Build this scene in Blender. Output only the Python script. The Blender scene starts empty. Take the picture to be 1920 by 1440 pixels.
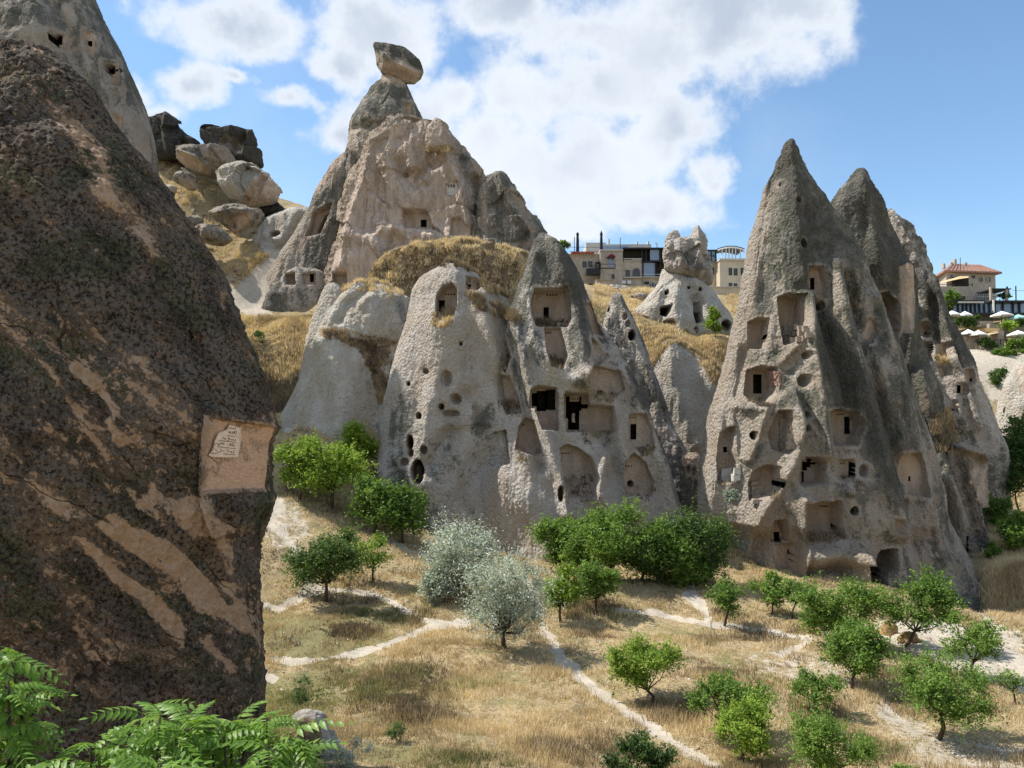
import bpy, math, random
import numpy as np
from mathutils import Vector, Matrix

random.seed(7); rng = np.random.default_rng(11)
sc = bpy.context.scene
col = sc.collection

# ------------------------------------------------------------------ camera
F = 1440.0                       # focal length in photo pixels (photo 1920 x 1440)
PITCH = math.atan(80.0 / F)
CP, SP = math.cos(PITCH), math.sin(PITCH)
cam_d = bpy.data.cameras.new('camera'); cam = bpy.data.objects.new('camera', cam_d); col.objects.link(cam)
cam_d.sensor_width = 36; cam_d.lens = 27.0; cam_d.clip_start = 0.1; cam_d.clip_end = 20000
cam.rotation_euler = (math.pi/2 + PITCH, 0, 0)
sc.camera = cam
sc.cycles.max_bounces = 5; sc.cycles.diffuse_bounces = 3; sc.cycles.glossy_bounces = 2; sc.cycles.transmission_bounces = 3

def at(px, py, Y):
    a = (px-960)/F; b = (720-py)/F
    dy = CP - b*SP; dz = SP + b*CP
    return np.array([a*Y/dy, Y, dz*Y/dy])
def proj(x, y, z):
    d = np.maximum(y*CP + z*SP, 0.3)
    return 960+F*x/d, 720-F*(-y*SP+z*CP)/d

# ------------------------------------------------------------------ light
SUN_EL = math.radians(53); SUN_AZ = math.radians(-76)   # azimuth measured from +Y (away from camera) towards +X
sdir = Vector((math.cos(SUN_EL)*math.sin(SUN_AZ), math.cos(SUN_EL)*math.cos(SUN_AZ), math.sin(SUN_EL)))
sun_d = bpy.data.lights.new('sun', 'SUN'); sun = bpy.data.objects.new('sun', sun_d); col.objects.link(sun)
sun_d.energy = 5.0; sun_d.angle = math.radians(0.5); sun_d.color = (1.0, 0.95, 0.87)
sun.rotation_euler = (-sdir).to_track_quat('-Z', 'Y').to_euler()
sc.view_settings.view_transform = 'Standard'; sc.view_settings.look = 'None'
sc.view_settings.exposure = 0.34; sc.view_settings.gamma = 1.0; sc.view_settings.use_curve_mapping = False

class NT:
    def __init__(s, nt): s.nt = nt; s.nodes = nt.nodes; s.links = nt.links; s.nodes.clear()
    def set(s, sock, v):
        if isinstance(v, bpy.types.NodeSocket): s.links.new(v, sock)
        elif v is not None:
            if isinstance(v, (tuple, list)) and len(v) == 3 and sock.type == 'RGBA': v = (*v, 1)
            sock.default_value = v
    def n(s, typ, out=0, props=None, **kw):
        nd = s.nodes.new(typ)
        for k, v in (props or {}).items(): setattr(nd, k, v)
        for k, v in kw.items():
            k2 = k.replace('_', ' ')
            if k2[0] == 'i' and k2[1:].isdigit(): s.set(nd.inputs[int(k2[1:])], v)
            else: s.set(nd.inputs[k2], v)
        return nd.outputs[out]
    def math(s, op, a, b=None, c=None, clamp=False):
        nd = s.nodes.new('ShaderNodeMath'); nd.operation = op; nd.use_clamp = clamp
        s.set(nd.inputs[0], a)
        if b is not None: s.set(nd.inputs[1], b)
        if c is not None: s.set(nd.inputs[2], c)
        return nd.outputs[0]
    def vmath(s, op, a, b=None, out=0):
        nd = s.nodes.new('ShaderNodeVectorMath'); nd.operation = op
        s.set(nd.inputs[0], a)
        if b is not None: s.set(nd.inputs[1], b)
        return nd.outputs[out]
    def mix(s, f, a, b, blend='MIX'):
        nd = s.nodes.new('ShaderNodeMix'); nd.data_type = 'RGBA'; nd.blend_type = blend
        s.set(nd.inputs[0], f); s.set(nd.inputs[6], a); s.set(nd.inputs[7], b)
        return nd.outputs[2]
    def ramp(s, f, lo, hi, a=0.0, b=1.0):
        nd = s.nodes.new('ShaderNodeMapRange'); nd.interpolation_type = 'SMOOTHSTEP'
        s.set(nd.inputs[0], f); s.set(nd.inputs[1], lo); s.set(nd.inputs[2], hi); s.set(nd.inputs[3], a); s.set(nd.inputs[4], b)
        return nd.outputs[0]
    def noise(s, vec, scale, detail=3.0, rough=0.55, out=0):
        return s.n('ShaderNodeTexNoise', out, Vector=vec, Scale=scale, Detail=detail, Roughness=rough)

# ------------------------------------------------------------------ world: sky and clouds
world = bpy.data.worlds.new('World'); sc.world = world; world.use_nodes = True
w = NT(world.node_tree)
sky = w.nodes.new('ShaderNodeTexSky'); sky.sky_type = 'NISHITA'; sky.sun_disc = False
sky.sun_elevation = SUN_EL; sky.sun_rotation = SUN_AZ; sky.altitude = 1200; sky.air_density = 1.15; sky.dust_density = 0.6; sky.ozone_density = 2.2
SKY = 0.118
skycol = w.vmath('MULTIPLY', sky.outputs[0], (SKY*1.22, SKY*1.34, SKY*1.34))
dirv = w.n('ShaderNodeTexCoord', 0)
CL = [ # px, py, rx, ry
 (470,50,165,62),(690,60,120,85),(760,95,75,45),(640,110,100,34),
(960,10,130,50),(1080,55,150,95),(1220,70,190,130),(1370,50,170,100),(1480,20,110,52),(1150,160,200,95),
 (1000,200,150,85),(860,190,85,62),(700,210,90,45),(640,250,78,52),(780,250,120,100),(940,290,150,90),(1130,290,200,90),
 (1255,220,100,90),(1330,330,42,48),(1060,370,160,60),(1190,395,130,55),(1080,430,120,34),(1260,400,60,45),
 (362,158,64,40),(556,174,78,26),(258,170,40,44),(282,212,56,42),(300,250,42,36),(440,136,60,18),
 (1345,345,30,26),]
best = None
wob = w.vmath('SUBTRACT', w.n('ShaderNodeTexNoise', 1, Vector=dirv, Scale=7.0, Detail=5.0, Roughness=0.6), (0.5, 0.5, 0.5))
wv = w.vmath('ADD', dirv, w.vmath('MULTIPLY', wob, (0.10, 0.10, 0.075)))
for (px, py, rx, ry) in CL:
    c = Vector(at(px, py, 1.0)).normalized()
    L = Vector(at(px, py, 1.0)).length
    d = w.vmath('SUBTRACT', wv, tuple(c))
    kx, kz = F/rx*L*0.95, F/ry*L*0.95
    ln = w.vmath('LENGTH', w.vmath('MULTIPLY', d, (kx, (kx+kz)*0.5, kz)), out=1)
    v = w.math('SUBTRACT', 1.0, ln)
    best = v if best is None else w.math('SMOOTH_MAX', best, v, 0.25)
n1 = w.noise(dirv, 9.0, 9.0, 0.62)
n2 = w.noise(w.vmath('MULTIPLY', dirv, (1, 1, 1.7)), 2.6, 7.0, 0.58)
infront = w.ramp(w.vmath('DOT_PRODUCT', dirv, (0, 1, 0), out=1), 0.45, 0.70)
els = w.math('SUBTRACT', n2, 0.49)
gen = w.math('MULTIPLY', els, 5.0)
cov = w.n('ShaderNodeMix', 0, props={'data_type': 'FLOAT'}, i0=infront, i2=gen, i3=w.math('MAXIMUM', best, -3.0))
dens = w.math('ADD', w.math('MULTIPLY', cov, 0.9), w.math('MULTIPLY', w.math('SUBTRACT', n1, 0.5), 2.6))
mask = w.ramp(dens, -0.22, 0.50)
thick = w.ramp(dens, 0.15, 1.0)
tex = w.noise(dirv, 2.7, 4.0, 0.5)
shade = w.math('MULTIPLY', thick, w.ramp(tex, 0.38, 0.56, 0.1, 1.0))
ccol = w.mix(shade, (0.74, 0.78, 0.83), (0.44, 0.50, 0.60))
mask2 = w.math('MULTIPLY', mask, 0.96)
# thin veil near the centre
veil = w.math('MULTIPLY', w.ramp(w.noise(dirv, 3.0, 6.0, 0.55), 0.45, 0.75), 0.20)
lowz = w.ramp(w.vmath('DOT_PRODUCT', dirv, (0, 0, 1), out=1), -0.02, 0.04)
mask3 = w.math('MULTIPLY', w.math('MAXIMUM', mask2, veil), lowz)
fin = w.mix(mask3, skycol, ccol)
bg = w.n('ShaderNodeBackground', Color=fin, Strength=1.0)
w.links.new(bg, w.n.__self__.nodes.new('ShaderNodeOutputWorld').inputs[0])

# ------------------------------------------------------------------ numeric helpers
_perm = np.random.RandomState(3).permutation(256).astype(np.int64); _perm = np.concatenate([_perm]*3)
_grad = np.random.RandomState(4).normal(size=(256, 3)).astype(np.float32); _grad /= np.linalg.norm(_grad, axis=1)[:, None]
def perlin(P):
    P = P.astype(np.float32); Pi = np.floor(P).astype(np.int64); Pf = P-Pi; u = Pf*Pf*Pf*(Pf*(Pf*6-15)+10); Pi &= 255
    out = 0
    for i in (0, 1):
        a = _perm[Pi[:, 0]+i]; wx = u[:, 0] if i else 1-u[:, 0]
        for j in (0, 1):
            b = _perm[a+Pi[:, 1]+j]; wy = u[:, 1] if j else 1-u[:, 1]
            for k in (0, 1):
                g = _grad[_perm[b+Pi[:, 2]+k]]; wz = u[:, 2] if k else 1-u[:, 2]
                d = g[:, 0]*(Pf[:, 0]-i)+g[:, 1]*(Pf[:, 1]-j)+g[:, 2]*(Pf[:, 2]-k)
                out = out + d*wx*wy*wz
    return out*1.6
def fbm(P, s, o=3, r=0.5):
    t = 0; a = 1; n = 0
    for i in range(o):
        t = t+a*perlin(P*s*(2**i)+17.3*i); n += a; a *= r
    return t/n
def sst(x, a, b):
    t = np.clip((x-a)/(b-a), 0, 1); return t*t*(3-2*t)
def segdist(px, py, pts):
    d = np.full(px.shape, 1e9)
    for (x0, y0), (x1, y1) in zip(pts[:-1], pts[1:]):
        dx, dy = x1-x0, y1-y0; L = dx*dx+dy*dy+1e-9
        t = np.clip(((px-x0)*dx+(py-y0)*dy)/L, 0, 1)
        d = np.minimum(d, np.hypot(px-x0-t*dx, py-y0-t*dy))
    return d
def polysd(px, py, poly):           # positive inside
    pts = list(poly)+[poly[0]]
    d = segdist(px, py, pts); ins = np.zeros(px.shape, bool)
    for (x0, y0), (x1, y1) in zip(pts[:-1], pts[1:]):
        if y0 == y1: continue
        c = (y0 > py) != (y1 > py)
        ins ^= c & (px < (x1-x0)*(py-y0)/(y1-y0)+x0)
    return np.where(ins, d, -d)

def mesh_np(name, V, faces, mat=None, parent=None, smooth=True, attrs=None, mats=None, loc=None):
    me = bpy.data.meshes.new(name); V = np.asarray(V, np.float32)
    faces = [np.asarray(f) for f in faces if len(f)]
    nl = sum(f.size for f in faces); npoly = sum(len(f) for f in faces)
    me.vertices.add(len(V)); me.vertices.foreach_set('co', V.ravel())
    me.loops.add(nl); me.loops.foreach_set('vertex_index', np.concatenate([f.ravel() for f in faces]).astype(np.int32))
    tot = np.concatenate([np.full(len(f), f.shape[1]) for f in faces]); st = np.concatenate([[0], np.cumsum(tot)[:-1]])
    me.polygons.add(npoly); me.polygons.foreach_set('loop_start', st.astype(np.int32)); me.polygons.foreach_set('loop_total', tot.astype(np.int32))
    me.polygons.foreach_set('use_smooth', np.full(npoly, smooth))
    me.update(calc_edges=True)
    for k, a in (attrs or {}).items():
        a = np.asarray(a, np.float32)
        if a.ndim == 2:
            at_ = me.attributes.new(k, 'FLOAT_COLOR', 'POINT'); at_.data.foreach_set('color', a.ravel())
        else:
            at_ = me.attributes.new(k, 'FLOAT', 'POINT'); at_.data.foreach_set('value', a)
    if mat: me.materials.append(mat)
    o = bpy.data.objects.new(name, me); col.objects.link(o)
    if parent is not None: o.parent = parent
    return o
def tag(o, label=None, cat=None, group=None, kind=None):
    if label: o['label'] = label
    if cat: o['category'] = cat
    if group: o['group'] = group
    if kind: o['kind'] = kind
    return o
def empty(name, loc, label, cat, group=None):
    o = bpy.data.objects.new(name, None); col.objects.link(o); o.location = loc; o.empty_display_size = 0.2
    return tag(o, label, cat, group)

class MB:
    """collects shapes into one mesh (world coordinates; parent offset is removed on build)"""
    def __init__(s): s.v = []; s.f = []
    def add(s, vs, fs):
        b = len(s.v); s.v += [tuple(v) for v in vs]; s.f += [tuple(b+i for i in f) for f in fs]; return s
    def box(s, a, b):
        (x0, y0, z0), (x1, y1, z1) = a, b
        x0, x1 = min(x0, x1), max(x0, x1); y0, y1 = min(y0, y1), max(y0, y1); z0, z1 = min(z0, z1), max(z0, z1)
        vs = [(x0,y0,z0),(x1,y0,z0),(x1,y1,z0),(x0,y1,z0),(x0,y0,z1),(x1,y0,z1),(x1,y1,z1),(x0,y1,z1)]
        return s.add(vs, [(0,3,2,1),(4,5,6,7),(0,1,5,4),(1,2,6,5),(2,3,7,6),(3,0,4,7)])
    def pbox(s, px0, py0, px1, py1, Y, th):   # front rectangle given by photo corners at depth Y
        a = at(px0, py1, Y); b = at(px1, py0, Y)
        return s.box((a[0], Y, a[2]), (b[0], Y+th, b[2]))
    def prism(s, foot, z0, z1):
        n = len(foot); vs = [(x, y, z0) for x, y in foot]+[(x, y, z1) for x, y in foot]
        fs = [tuple(range(n-1, -1, -1)), tuple(range(n, 2*n))]+[(i, (i+1) % n, n+(i+1) % n, n+i) for i in range(n)]
        return s.add(vs, fs)
    def tube(s, pts, rs, n=6):
        pts = [Vector(p) for p in pts]; b = len(s.v); up = Vector((0.3, 0.2, 1))
        for i, p in enumerate(pts):
            t = (pts[min(i+1, len(pts)-1)]-pts[max(i-1, 0)]).normalized()
            a = t.cross(Vector((1, 0.1, 0)) if abs(t.x) < 0.9 else Vector((0, 1, 0))).normalized(); c = t.cross(a)
            r = rs[i] if hasattr(rs, '__len__') else rs
            for k in range(n):
                an = 2*math.pi*k/n; s.v.append(tuple(p+(a*math.cos(an)+c*math.sin(an))*r))
        for i in range(len(pts)-1):
            for k in range(n):
                s.f.append((b+i*n+k, b+i*n+(k+1) % n, b+(i+1)*n+(k+1) % n, b+(i+1)*n+k))
        s.f.append(tuple(b+k for k in range(n-1, -1, -1))); s.f.append(tuple(b+(len(pts)-1)*n+k for k in range(n)))
        return s
    def cone(s, c, r0, z0, r1, z1, n=12):
        x, y = c; return s.tube([(x, y, z0), (x, y, z1)], [r0, r1], n)
    def build(s, name, mat, parent=None, smooth=False):
        me = bpy.data.meshes.new(name)
        off = parent.matrix_world.translation if parent is not None else Vector((0, 0, 0))
        if parent is not None:
            off = Vector((0, 0, 0)); p = parent
            while p is not None: off = off+p.location; p = p.parent
        me.from_pydata([tuple(Vector(v)-off) for v in s.v], [], s.f); me.update()
        if smooth: me.polygons.foreach_set('use_smooth', [True]*len(me.polygons))
        if mat: me.materials.append(mat)
        o = bpy.data.objects.new(name, me); col.objects.link(o)
        if parent is not None: o.parent = parent
        return o

# ------------------------------------------------------------------ materials
def newmat(name):
    m = bpy.data.materials.new(name); m.use_nodes = True; return m, NT(m.node_tree)
def finish(t, colr, rough=0.9, bump=None, bstr=0.5, bdist=0.1, spec=0.2, extra=None):
    kw = dict(Base_Color=colr, Roughness=rough)
    nd = t.nodes.new('ShaderNodeBsdfPrincipled'); t.set(nd.inputs['Base Color'], colr); t.set(nd.inputs['Roughness'], rough)
    nd.inputs['Specular IOR Level'].default_value = spec
    if bump is not None:
        b = t.nodes.new('ShaderNodeBump'); t.set(b.inputs['Height'], bump); t.set(b.inputs['Strength'], bstr); b.inputs['Distance'].default_value = bdist
        t.links.new(b.outputs[0], nd.inputs['Normal'])
    for k, v in (extra or {}).items(): t.set(nd.inputs[k], v)
    o = t.nodes.new('ShaderNodeOutputMaterial'); t.links.new(nd.outputs[0], o.inputs[0]); return nd
def plain(name, c, rough=0.8, var=0.25, scale=3.0, spec=0.2, metal=0.0, bdist=0.02):
    m, t = newmat(name); P = t.n('ShaderNodeNewGeometry', 0)
    n = t.noise(P, scale, 5.0, 0.6)
    c2 = tuple(x*(1-var) for x in c)
    cc = t.mix(t.ramp(n, 0.35, 0.65), c2, c)
    finish(t, cc, rough, bump=t.noise(P, scale*5, 4.0), bstr=0.35, bdist=bdist, spec=spec, extra={'Metallic': metal})
    return m

def rock_mat(name, light=(0.61,0.555,0.495), grey=(0.235,0.222,0.197), green=(0.175,0.172,0.135), dark=(0.075,0.07,0.06),
             fresh=(0.58,0.44,0.335), S=1.0, bias=0.0, streak=0.7, speck=0.32, bump=1.0, soilc=(0.30,0.225,0.14)):
    m, t = newmat(name)
    P = t.n('ShaderNodeNewGeometry', 0)
    paint = t.n('ShaderNodeAttribute', 0, props={'attribute_name': 'paint'})
    sep = t.nodes.new('ShaderNodeSeparateColor'); t.links.new(paint, sep.inputs[0]); fr, so, li = sep.outputs
    soil = t.n('ShaderNodeAttribute', 2, props={'attribute_name': 'soil'})
    Ps = t.vmath('MULTIPLY', P, (1.0, 1.0, 0.28))
    big = t.noise(P, 0.16*S, 4.0, 0.6)
    st = t.noise(Ps, 0.75*S, 5.0, 0.6)
    mid = t.noise(P, 1.3*S, 6.0, 0.68)
    fine = t.noise(P, 5.5*S, 5.0, 0.7)
    pat = t.math('ADD', t.math('MULTIPLY', big, 0.9), t.math('MULTIPLY', st, streak))
    pat = t.math('ADD', pat, t.math('MULTIPLY', mid, 0.75))
    pat = t.math('ADD', pat, t.math('MULTIPLY', fine, 0.55))
    pat = t.math('DIVIDE', pat, 2.2+streak)
    pat = t.math('ADD', pat, t.math('MULTIPLY_ADD', li, 0.36, -0.18+bias))
    L = t.ramp(pat, 0.455, 0.525)
    L2 = t.ramp(pat, 0.53, 0.60)
    gcol = t.mix(t.ramp(t.noise(P, 0.6*S, 4.0), 0.42, 0.62), grey, green)
    lcol = t.mix(t.ramp(t.noise(P, 0.5*S, 4.0), 0.35, 0.65), light, tuple(x*y for x, y in zip(light, (0.86, 0.80, 0.74))))
    c = t.mix(L, lcol, gcol)
    c = t.mix(t.math('MULTIPLY', L2, 0.6), c, dark)
    # speckle of pale and dark grains
    vo = t.n('ShaderNodeTexVoronoi', 0, Vector=P, Scale=3.6*S); 
    sp = t.noise(P, 9.0*S, 3.0, 0.75)
    c = t.mix(t.math('MULTIPLY', t.ramp(sp, 0.56, 0.70), speck), c, tuple(min(1, x*1.25) for x in light))
    c = t.mix(t.math('MULTIPLY', t.ramp(sp, 0.44, 0.32), speck*1.1), c, dark)
    c = t.mix(t.math('MULTIPLY', t.ramp(vo, 0.66, 0.9), speck*0.9), c, t.vmath('MULTIPLY', c, (0.45, 0.43, 0.40)))
    # carved, clean rock
    fcol = t.mix(t.ramp(t.noise(Ps, 1.1*S, 5.0, 0.6), 0.35, 0.65), fresh, tuple(x*y for x, y in zip(fresh, (0.72, 0.70, 0.68))))
    fcol = t.mix(t.math('MULTIPLY', t.ramp(t.noise(P, 0.8*S, 3.0), 0.5, 0.7), 0.5), fcol, light)
    c = t.mix(t.math('MULTIPLY', fr, t.ramp(t.math('ADD', mid, t.math('MULTIPLY', fr, 0.5)), 0.5, 0.7)), c, fcol)
    c = t.mix(so, c, (0.022, 0.019, 0.017))  # near-black mixed in where a hollow's inner shade is painted
    scol = t.mix(t.ramp(fine, 0.35, 0.65), soilc, tuple(x*1.5 for x in soilc))
    c = t.mix(t.ramp(t.math('ADD', soil, t.math('MULTIPLY_ADD', mid, 0.8, -0.4)), 0.35, 0.6), c, scol)
    hgt = t.math('ADD', t.math('MULTIPLY', t.noise(P, 2.2*S, 6.0, 0.72), 1.6), t.math('MULTIPLY', vo, -0.9))
    hgt = t.math('ADD', hgt, t.math('MULTIPLY', fine, 1.0))
    hgt = t.math('MULTIPLY', hgt, t.math('MULTIPLY_ADD', fr, -0.65, 1.0))
    finish(t, c, 0.95, bump=hgt, bstr=1.0, bdist=0.30*bump/S, spec=0.08)
    return m

M = {}
M['tuff'] = rock_mat('tuff_rock')
M['pale'] = rock_mat('pale_tuff_rock', light=(0.60,0.565,0.50), grey=(0.40,0.385,0.345), green=(0.32,0.32,0.28), bias=-0.05, speck=0.25, bump=0.8)
M['greyrock'] = rock_mat('lichen_grey_rock', light=(0.50,0.44,0.37), grey=(0.225,0.21,0.18), green=(0.165,0.165,0.125), bias=0.0, speck=0.42, streak=1.1)
M['crag'] = rock_mat('craggy_tan_rock', light=(0.54,0.45,0.36), grey=(0.29,0.27,0.235), green=(0.20,0.195,0.16), bias=-0.035, speck=0.4, fresh=(0.57,0.46,0.375))
M['boulder'] = rock_mat('boulder_rock', light=(0.52,0.45,0.37), grey=(0.34,0.31,0.26), bias=0.0, speck=0.35)
M['darkboulder'] = rock_mat('dark_boulder_rock', light=(0.30,0.25,0.20), grey=(0.13,0.12,0.105), green=(0.10,0.095,0.08), bias=0.08, speck=0.35)
M['shade_black'] = plain('near_black_shade', (0.06, 0.05, 0.042), 0.95, 0.5)  # near-black colour puts inner shade into openings; also serves the metal rod
M['dimroom'] = plain('shaded_chamber_rock', (0.16, 0.125, 0.10), 0.95, 0.4)
M['stone'] = plain('loose_stone', (0.40, 0.33, 0.26), 0.9, 0.4, 4.0)
M['white_rock'] = plain('whitewashed_rock', (0.62, 0.58, 0.52), 0.9, 0.2, 3.0)
M['redbrick'] = plain('red_brick', (0.38, 0.24, 0.19), 0.9, 0.35, 8.0)

# near rock: black lichen crust over tan rock
def near_mat():
    m, t = newmat('lichen_crusted_near_rock')
    P = t.n('ShaderNodeNewGeometry', 0)
    paint = t.n('ShaderNodeAttribute', 0, props={'attribute_name': 'paint'})
    sep = t.nodes.new('ShaderNodeSeparateColor'); t.links.new(paint, sep.inputs[0]); fr, so, li = sep.outputs
    rot = t.n('ShaderNodeMapping', 0, Vector=P, Rotation=(0, math.radians(-42), 0), Scale=(1, 1, 1))
    Ps = t.vmath('MULTIPLY', rot, (0.35, 1.0, 1.6))
    big = t.noise(Ps, 0.55, 5.0, 0.62); mid = t.noise(P, 2.8, 7.0, 0.74); fine = t.noise(P, 9.0, 5.0, 0.75); vf = t.noise(P, 22.0, 3.0, 0.75)
    pat = t.math('ADD', t.math('MULTIPLY', big, 0.9), t.math('ADD', t.math('MULTIPLY', mid, 0.7), t.math('MULTIPLY', t.noise(Ps, 2.2, 5.0, 0.7), 0.6)))
    pat = t.math('ADD', pat, t.math('MULTIPLY', fine, 0.8)); pat = t.math('DIVIDE', pat, 2.9)
    pat = t.math('ADD', pat, t.math('MULTIPLY_ADD', li, 0.30, -0.15))
    L = t.ramp(pat, 0.462, 0.505)
    base = t.mix(t.ramp(mid, 0.35, 0.65), (0.50, 0.33, 0.205), (0.64, 0.45, 0.31))
    ochre = t.ramp(t.noise(P, 0.7, 4.0, 0.6), 0.45, 0.65)
    crust = t.mix(ochre, (0.21, 0.165, 0.125), (0.29, 0.20, 0.125))
    crust = t.mix(t.ramp(t.noise(P, 0.45, 3.0), 0.5, 0.62), crust, (0.13, 0.125, 0.07))
    crust = t.mix(t.ramp(fine, 0.51, 0.43), crust, (0.040, 0.034, 0.030))
    crust = t.mix(t.math('MULTIPLY', t.ramp(fine, 0.55, 0.65), 0.65), crust, (0.27, 0.255, 0.24))
    crust = t.mix(t.math('MULTIPLY', t.ramp(t.noise(Ps, 0.9, 4.0, 0.65), 0.47, 0.60), 0.7), crust, t.vmath('MULTIPLY', crust, (0.46, 0.45, 0.46)))
    crust = t.mix(t.math('MULTIPLY', t.ramp(vf, 0.60, 0.70), t.ramp(t.noise(P, 0.8, 3.0), 0.42, 0.62, 0.05, 0.75)), crust, (0.40, 0.36, 0.32))
    c = t.mix(L, base, crust)
    cr = t.n('ShaderNodeTexVoronoi', 0, props={'feature': 'DISTANCE_TO_EDGE'}, Vector=t.vmath('ADD', Ps, t.vmath('MULTIPLY', t.n('ShaderNodeTexNoise', 1, Vector=P, Scale=0.9, Detail=4.0), (0.9, 0.9, 0.9))), Scale=0.42)
    crk = t.math('MULTIPLY', t.ramp(cr, 0.016, 0.004), t.ramp(t.noise(P, 0.35, 2.0), 0.48, 0.58))
    c = t.mix(t.math('MULTIPLY', crk, 0.8), c, (0.03, 0.025, 0.02))
    c = t.mix(t.math('MULTIPLY', t.ramp(vf, 0.40, 0.30), 0.6), c, (0.05, 0.04, 0.035))
    fcol = t.mix(t.ramp(t.noise(t.vmath('MULTIPLY', rot, (1, 1, 5)), 6.0, 4.0, 0.6), 0.35, 0.65), (0.66, 0.43, 0.28), (0.52, 0.33, 0.22))
    c = t.mix(fr, c, fcol)
    c = t.mix(so, c, (0.02, 0.018, 0.016))  # inner shade of the hollow painted as near-black
    h = t.math('ADD', t.math('MULTIPLY', t.noise(P, 3.0, 6.0, 0.72), 1.0), t.math('MULTIPLY', fine, 0.55))
    h = t.math('ADD', h, t.math('MULTIPLY', t.math('MULTIPLY', L, t.math('ADD', 0.4, vf)), 0.30))
    h = t.math('MULTIPLY', h, t.math('MULTIPLY_ADD', fr, -0.6, 1.0))
    finish(t, c, 0.95, bump=h, bstr=1.0, bdist=0.24, spec=0.1)
    return m
M['near'] = near_mat()

# leaves, bark, grass
def leaf_mat(name, a, b, c, rough=0.55, trans=0.35):
    m, t = newmat(name)
    v = t.n('ShaderNodeAttribute', 2, props={'attribute_name': 'tone'})
    P = t.n('ShaderNodeNewGeometry', 0)
    cc = t.mix(t.ramp(v, 0.0, 0.55), a, b); cc = t.mix(t.ramp(v, 0.5, 1.0), cc, c)
    df = t.nodes.new('ShaderNodeBsdfPrincipled'); t.set(df.inputs['Base Color'], cc); df.inputs['Roughness'].default_value = rough; df.inputs['Specular IOR Level'].default_value = 0.3
    tr = t.nodes.new('ShaderNodeBsdfTranslucent'); t.set(tr.inputs[0], t.mix(0.5, cc, t.vmath('MULTIPLY', cc, (1.6, 1.5, 0.5))))
    mx = t.nodes.new('ShaderNodeMixShader'); mx.inputs[0].default_value = trans
    t.links.new(df.outputs[0], mx.inputs[1]); t.links.new(tr.outputs[0], mx.inputs[2])
    o = t.nodes.new('ShaderNodeOutputMaterial'); t.links.new(mx.outputs[0], o.inputs[0]); return m
M['leaf_mid'] = leaf_mat('green_leaves', (0.085,0.15,0.03), (0.135,0.235,0.04), (0.22,0.34,0.065))
M['leaf_dark'] = leaf_mat('dark_green_leaves', (0.045,0.085,0.024), (0.07,0.13,0.032), (0.12,0.20,0.045))
M['leaf_bright'] = leaf_mat('bright_green_leaves', (0.14,0.22,0.03), (0.22,0.34,0.045), (0.34,0.46,0.07))
M['leaf_silver'] = leaf_mat('silvery_leaves', (0.26,0.31,0.24), (0.40,0.46,0.37), (0.56,0.61,0.52), trans=0.2)
M['leaf_frond'] = leaf_mat('glossy_pinnate_leaves', (0.09,0.17,0.03), (0.16,0.29,0.045), (0.30,0.44,0.07), rough=0.42, trans=0.4)
M['grass'] = leaf_mat('dry_grass_blades', (0.33,0.26,0.155), (0.60,0.465,0.285), (0.80,0.67,0.45), rough=0.8, trans=0.25)
M['brush'] = leaf_mat('brown_dry_brush', (0.13,0.10,0.07), (0.29,0.22,0.135), (0.50,0.38,0.22), rough=0.9, trans=0.15)
M['bark'] = plain('bark', (0.10, 0.075, 0.055), 0.9, 0.4, 8.0)

def ground_mat():
    m, t = newmat('dry_grassland_soil')
    P = t.n('ShaderNodeNewGeometry', 0)
    path = t.n('ShaderNodeAttribute', 2, props={'attribute_name': 'path'})
    green = t.n('ShaderNodeAttribute', 2, props={'attribute_name': 'green'})
    big = t.noise(P, 0.35, 5.0, 0.6); mid = t.noise(P, 1.8, 6.0, 0.7); fine = t.noise(P, 8.0, 5.0, 0.75)
    g = t.mix(t.ramp(mid, 0.35, 0.65), (0.20, 0.145, 0.08), (0.37, 0.28, 0.155))
    g = t.mix(t.ramp(fine, 0.40, 0.62), g, (0.46, 0.37, 0.22))
    g = t.mix(t.math('MULTIPLY', t.ramp(t.math('ADD', big, t.math('MULTIPLY', green, 0.3)), 0.52, 0.68), 0.7), g, (0.17, 0.17, 0.07))
    g = t.mix(t.math('MULTIPLY', t.ramp(fine, 0.42, 0.30), 0.8), g, (0.07, 0.055, 0.035))
    pc = t.mix(t.ramp(mid, 0.3, 0.7), (0.43, 0.37, 0.29), (0.56, 0.50, 0.41))
    pc = t.mix(t.math('MULTIPLY', t.ramp(fine, 0.45, 0.33), 0.6), pc, (0.28, 0.23, 0.17))
    f = t.ramp(t.math('ADD', path, t.math('ADD', t.math('MULTIPLY_ADD', mid, 0.9, -0.45), t.math('MULTIPLY_ADD', fine, 0.5, -0.25))), 0.40, 0.58)
    c = t.mix(f, g, pc)
    h = t.math('ADD', t.math('MULTIPLY', mid, 1.0), fine)
    finish(t, c, 0.95, bump=h, bstr=0.7, bdist=0.10, spec=0.05)
    return m
M['ground'] = ground_mat()
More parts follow.
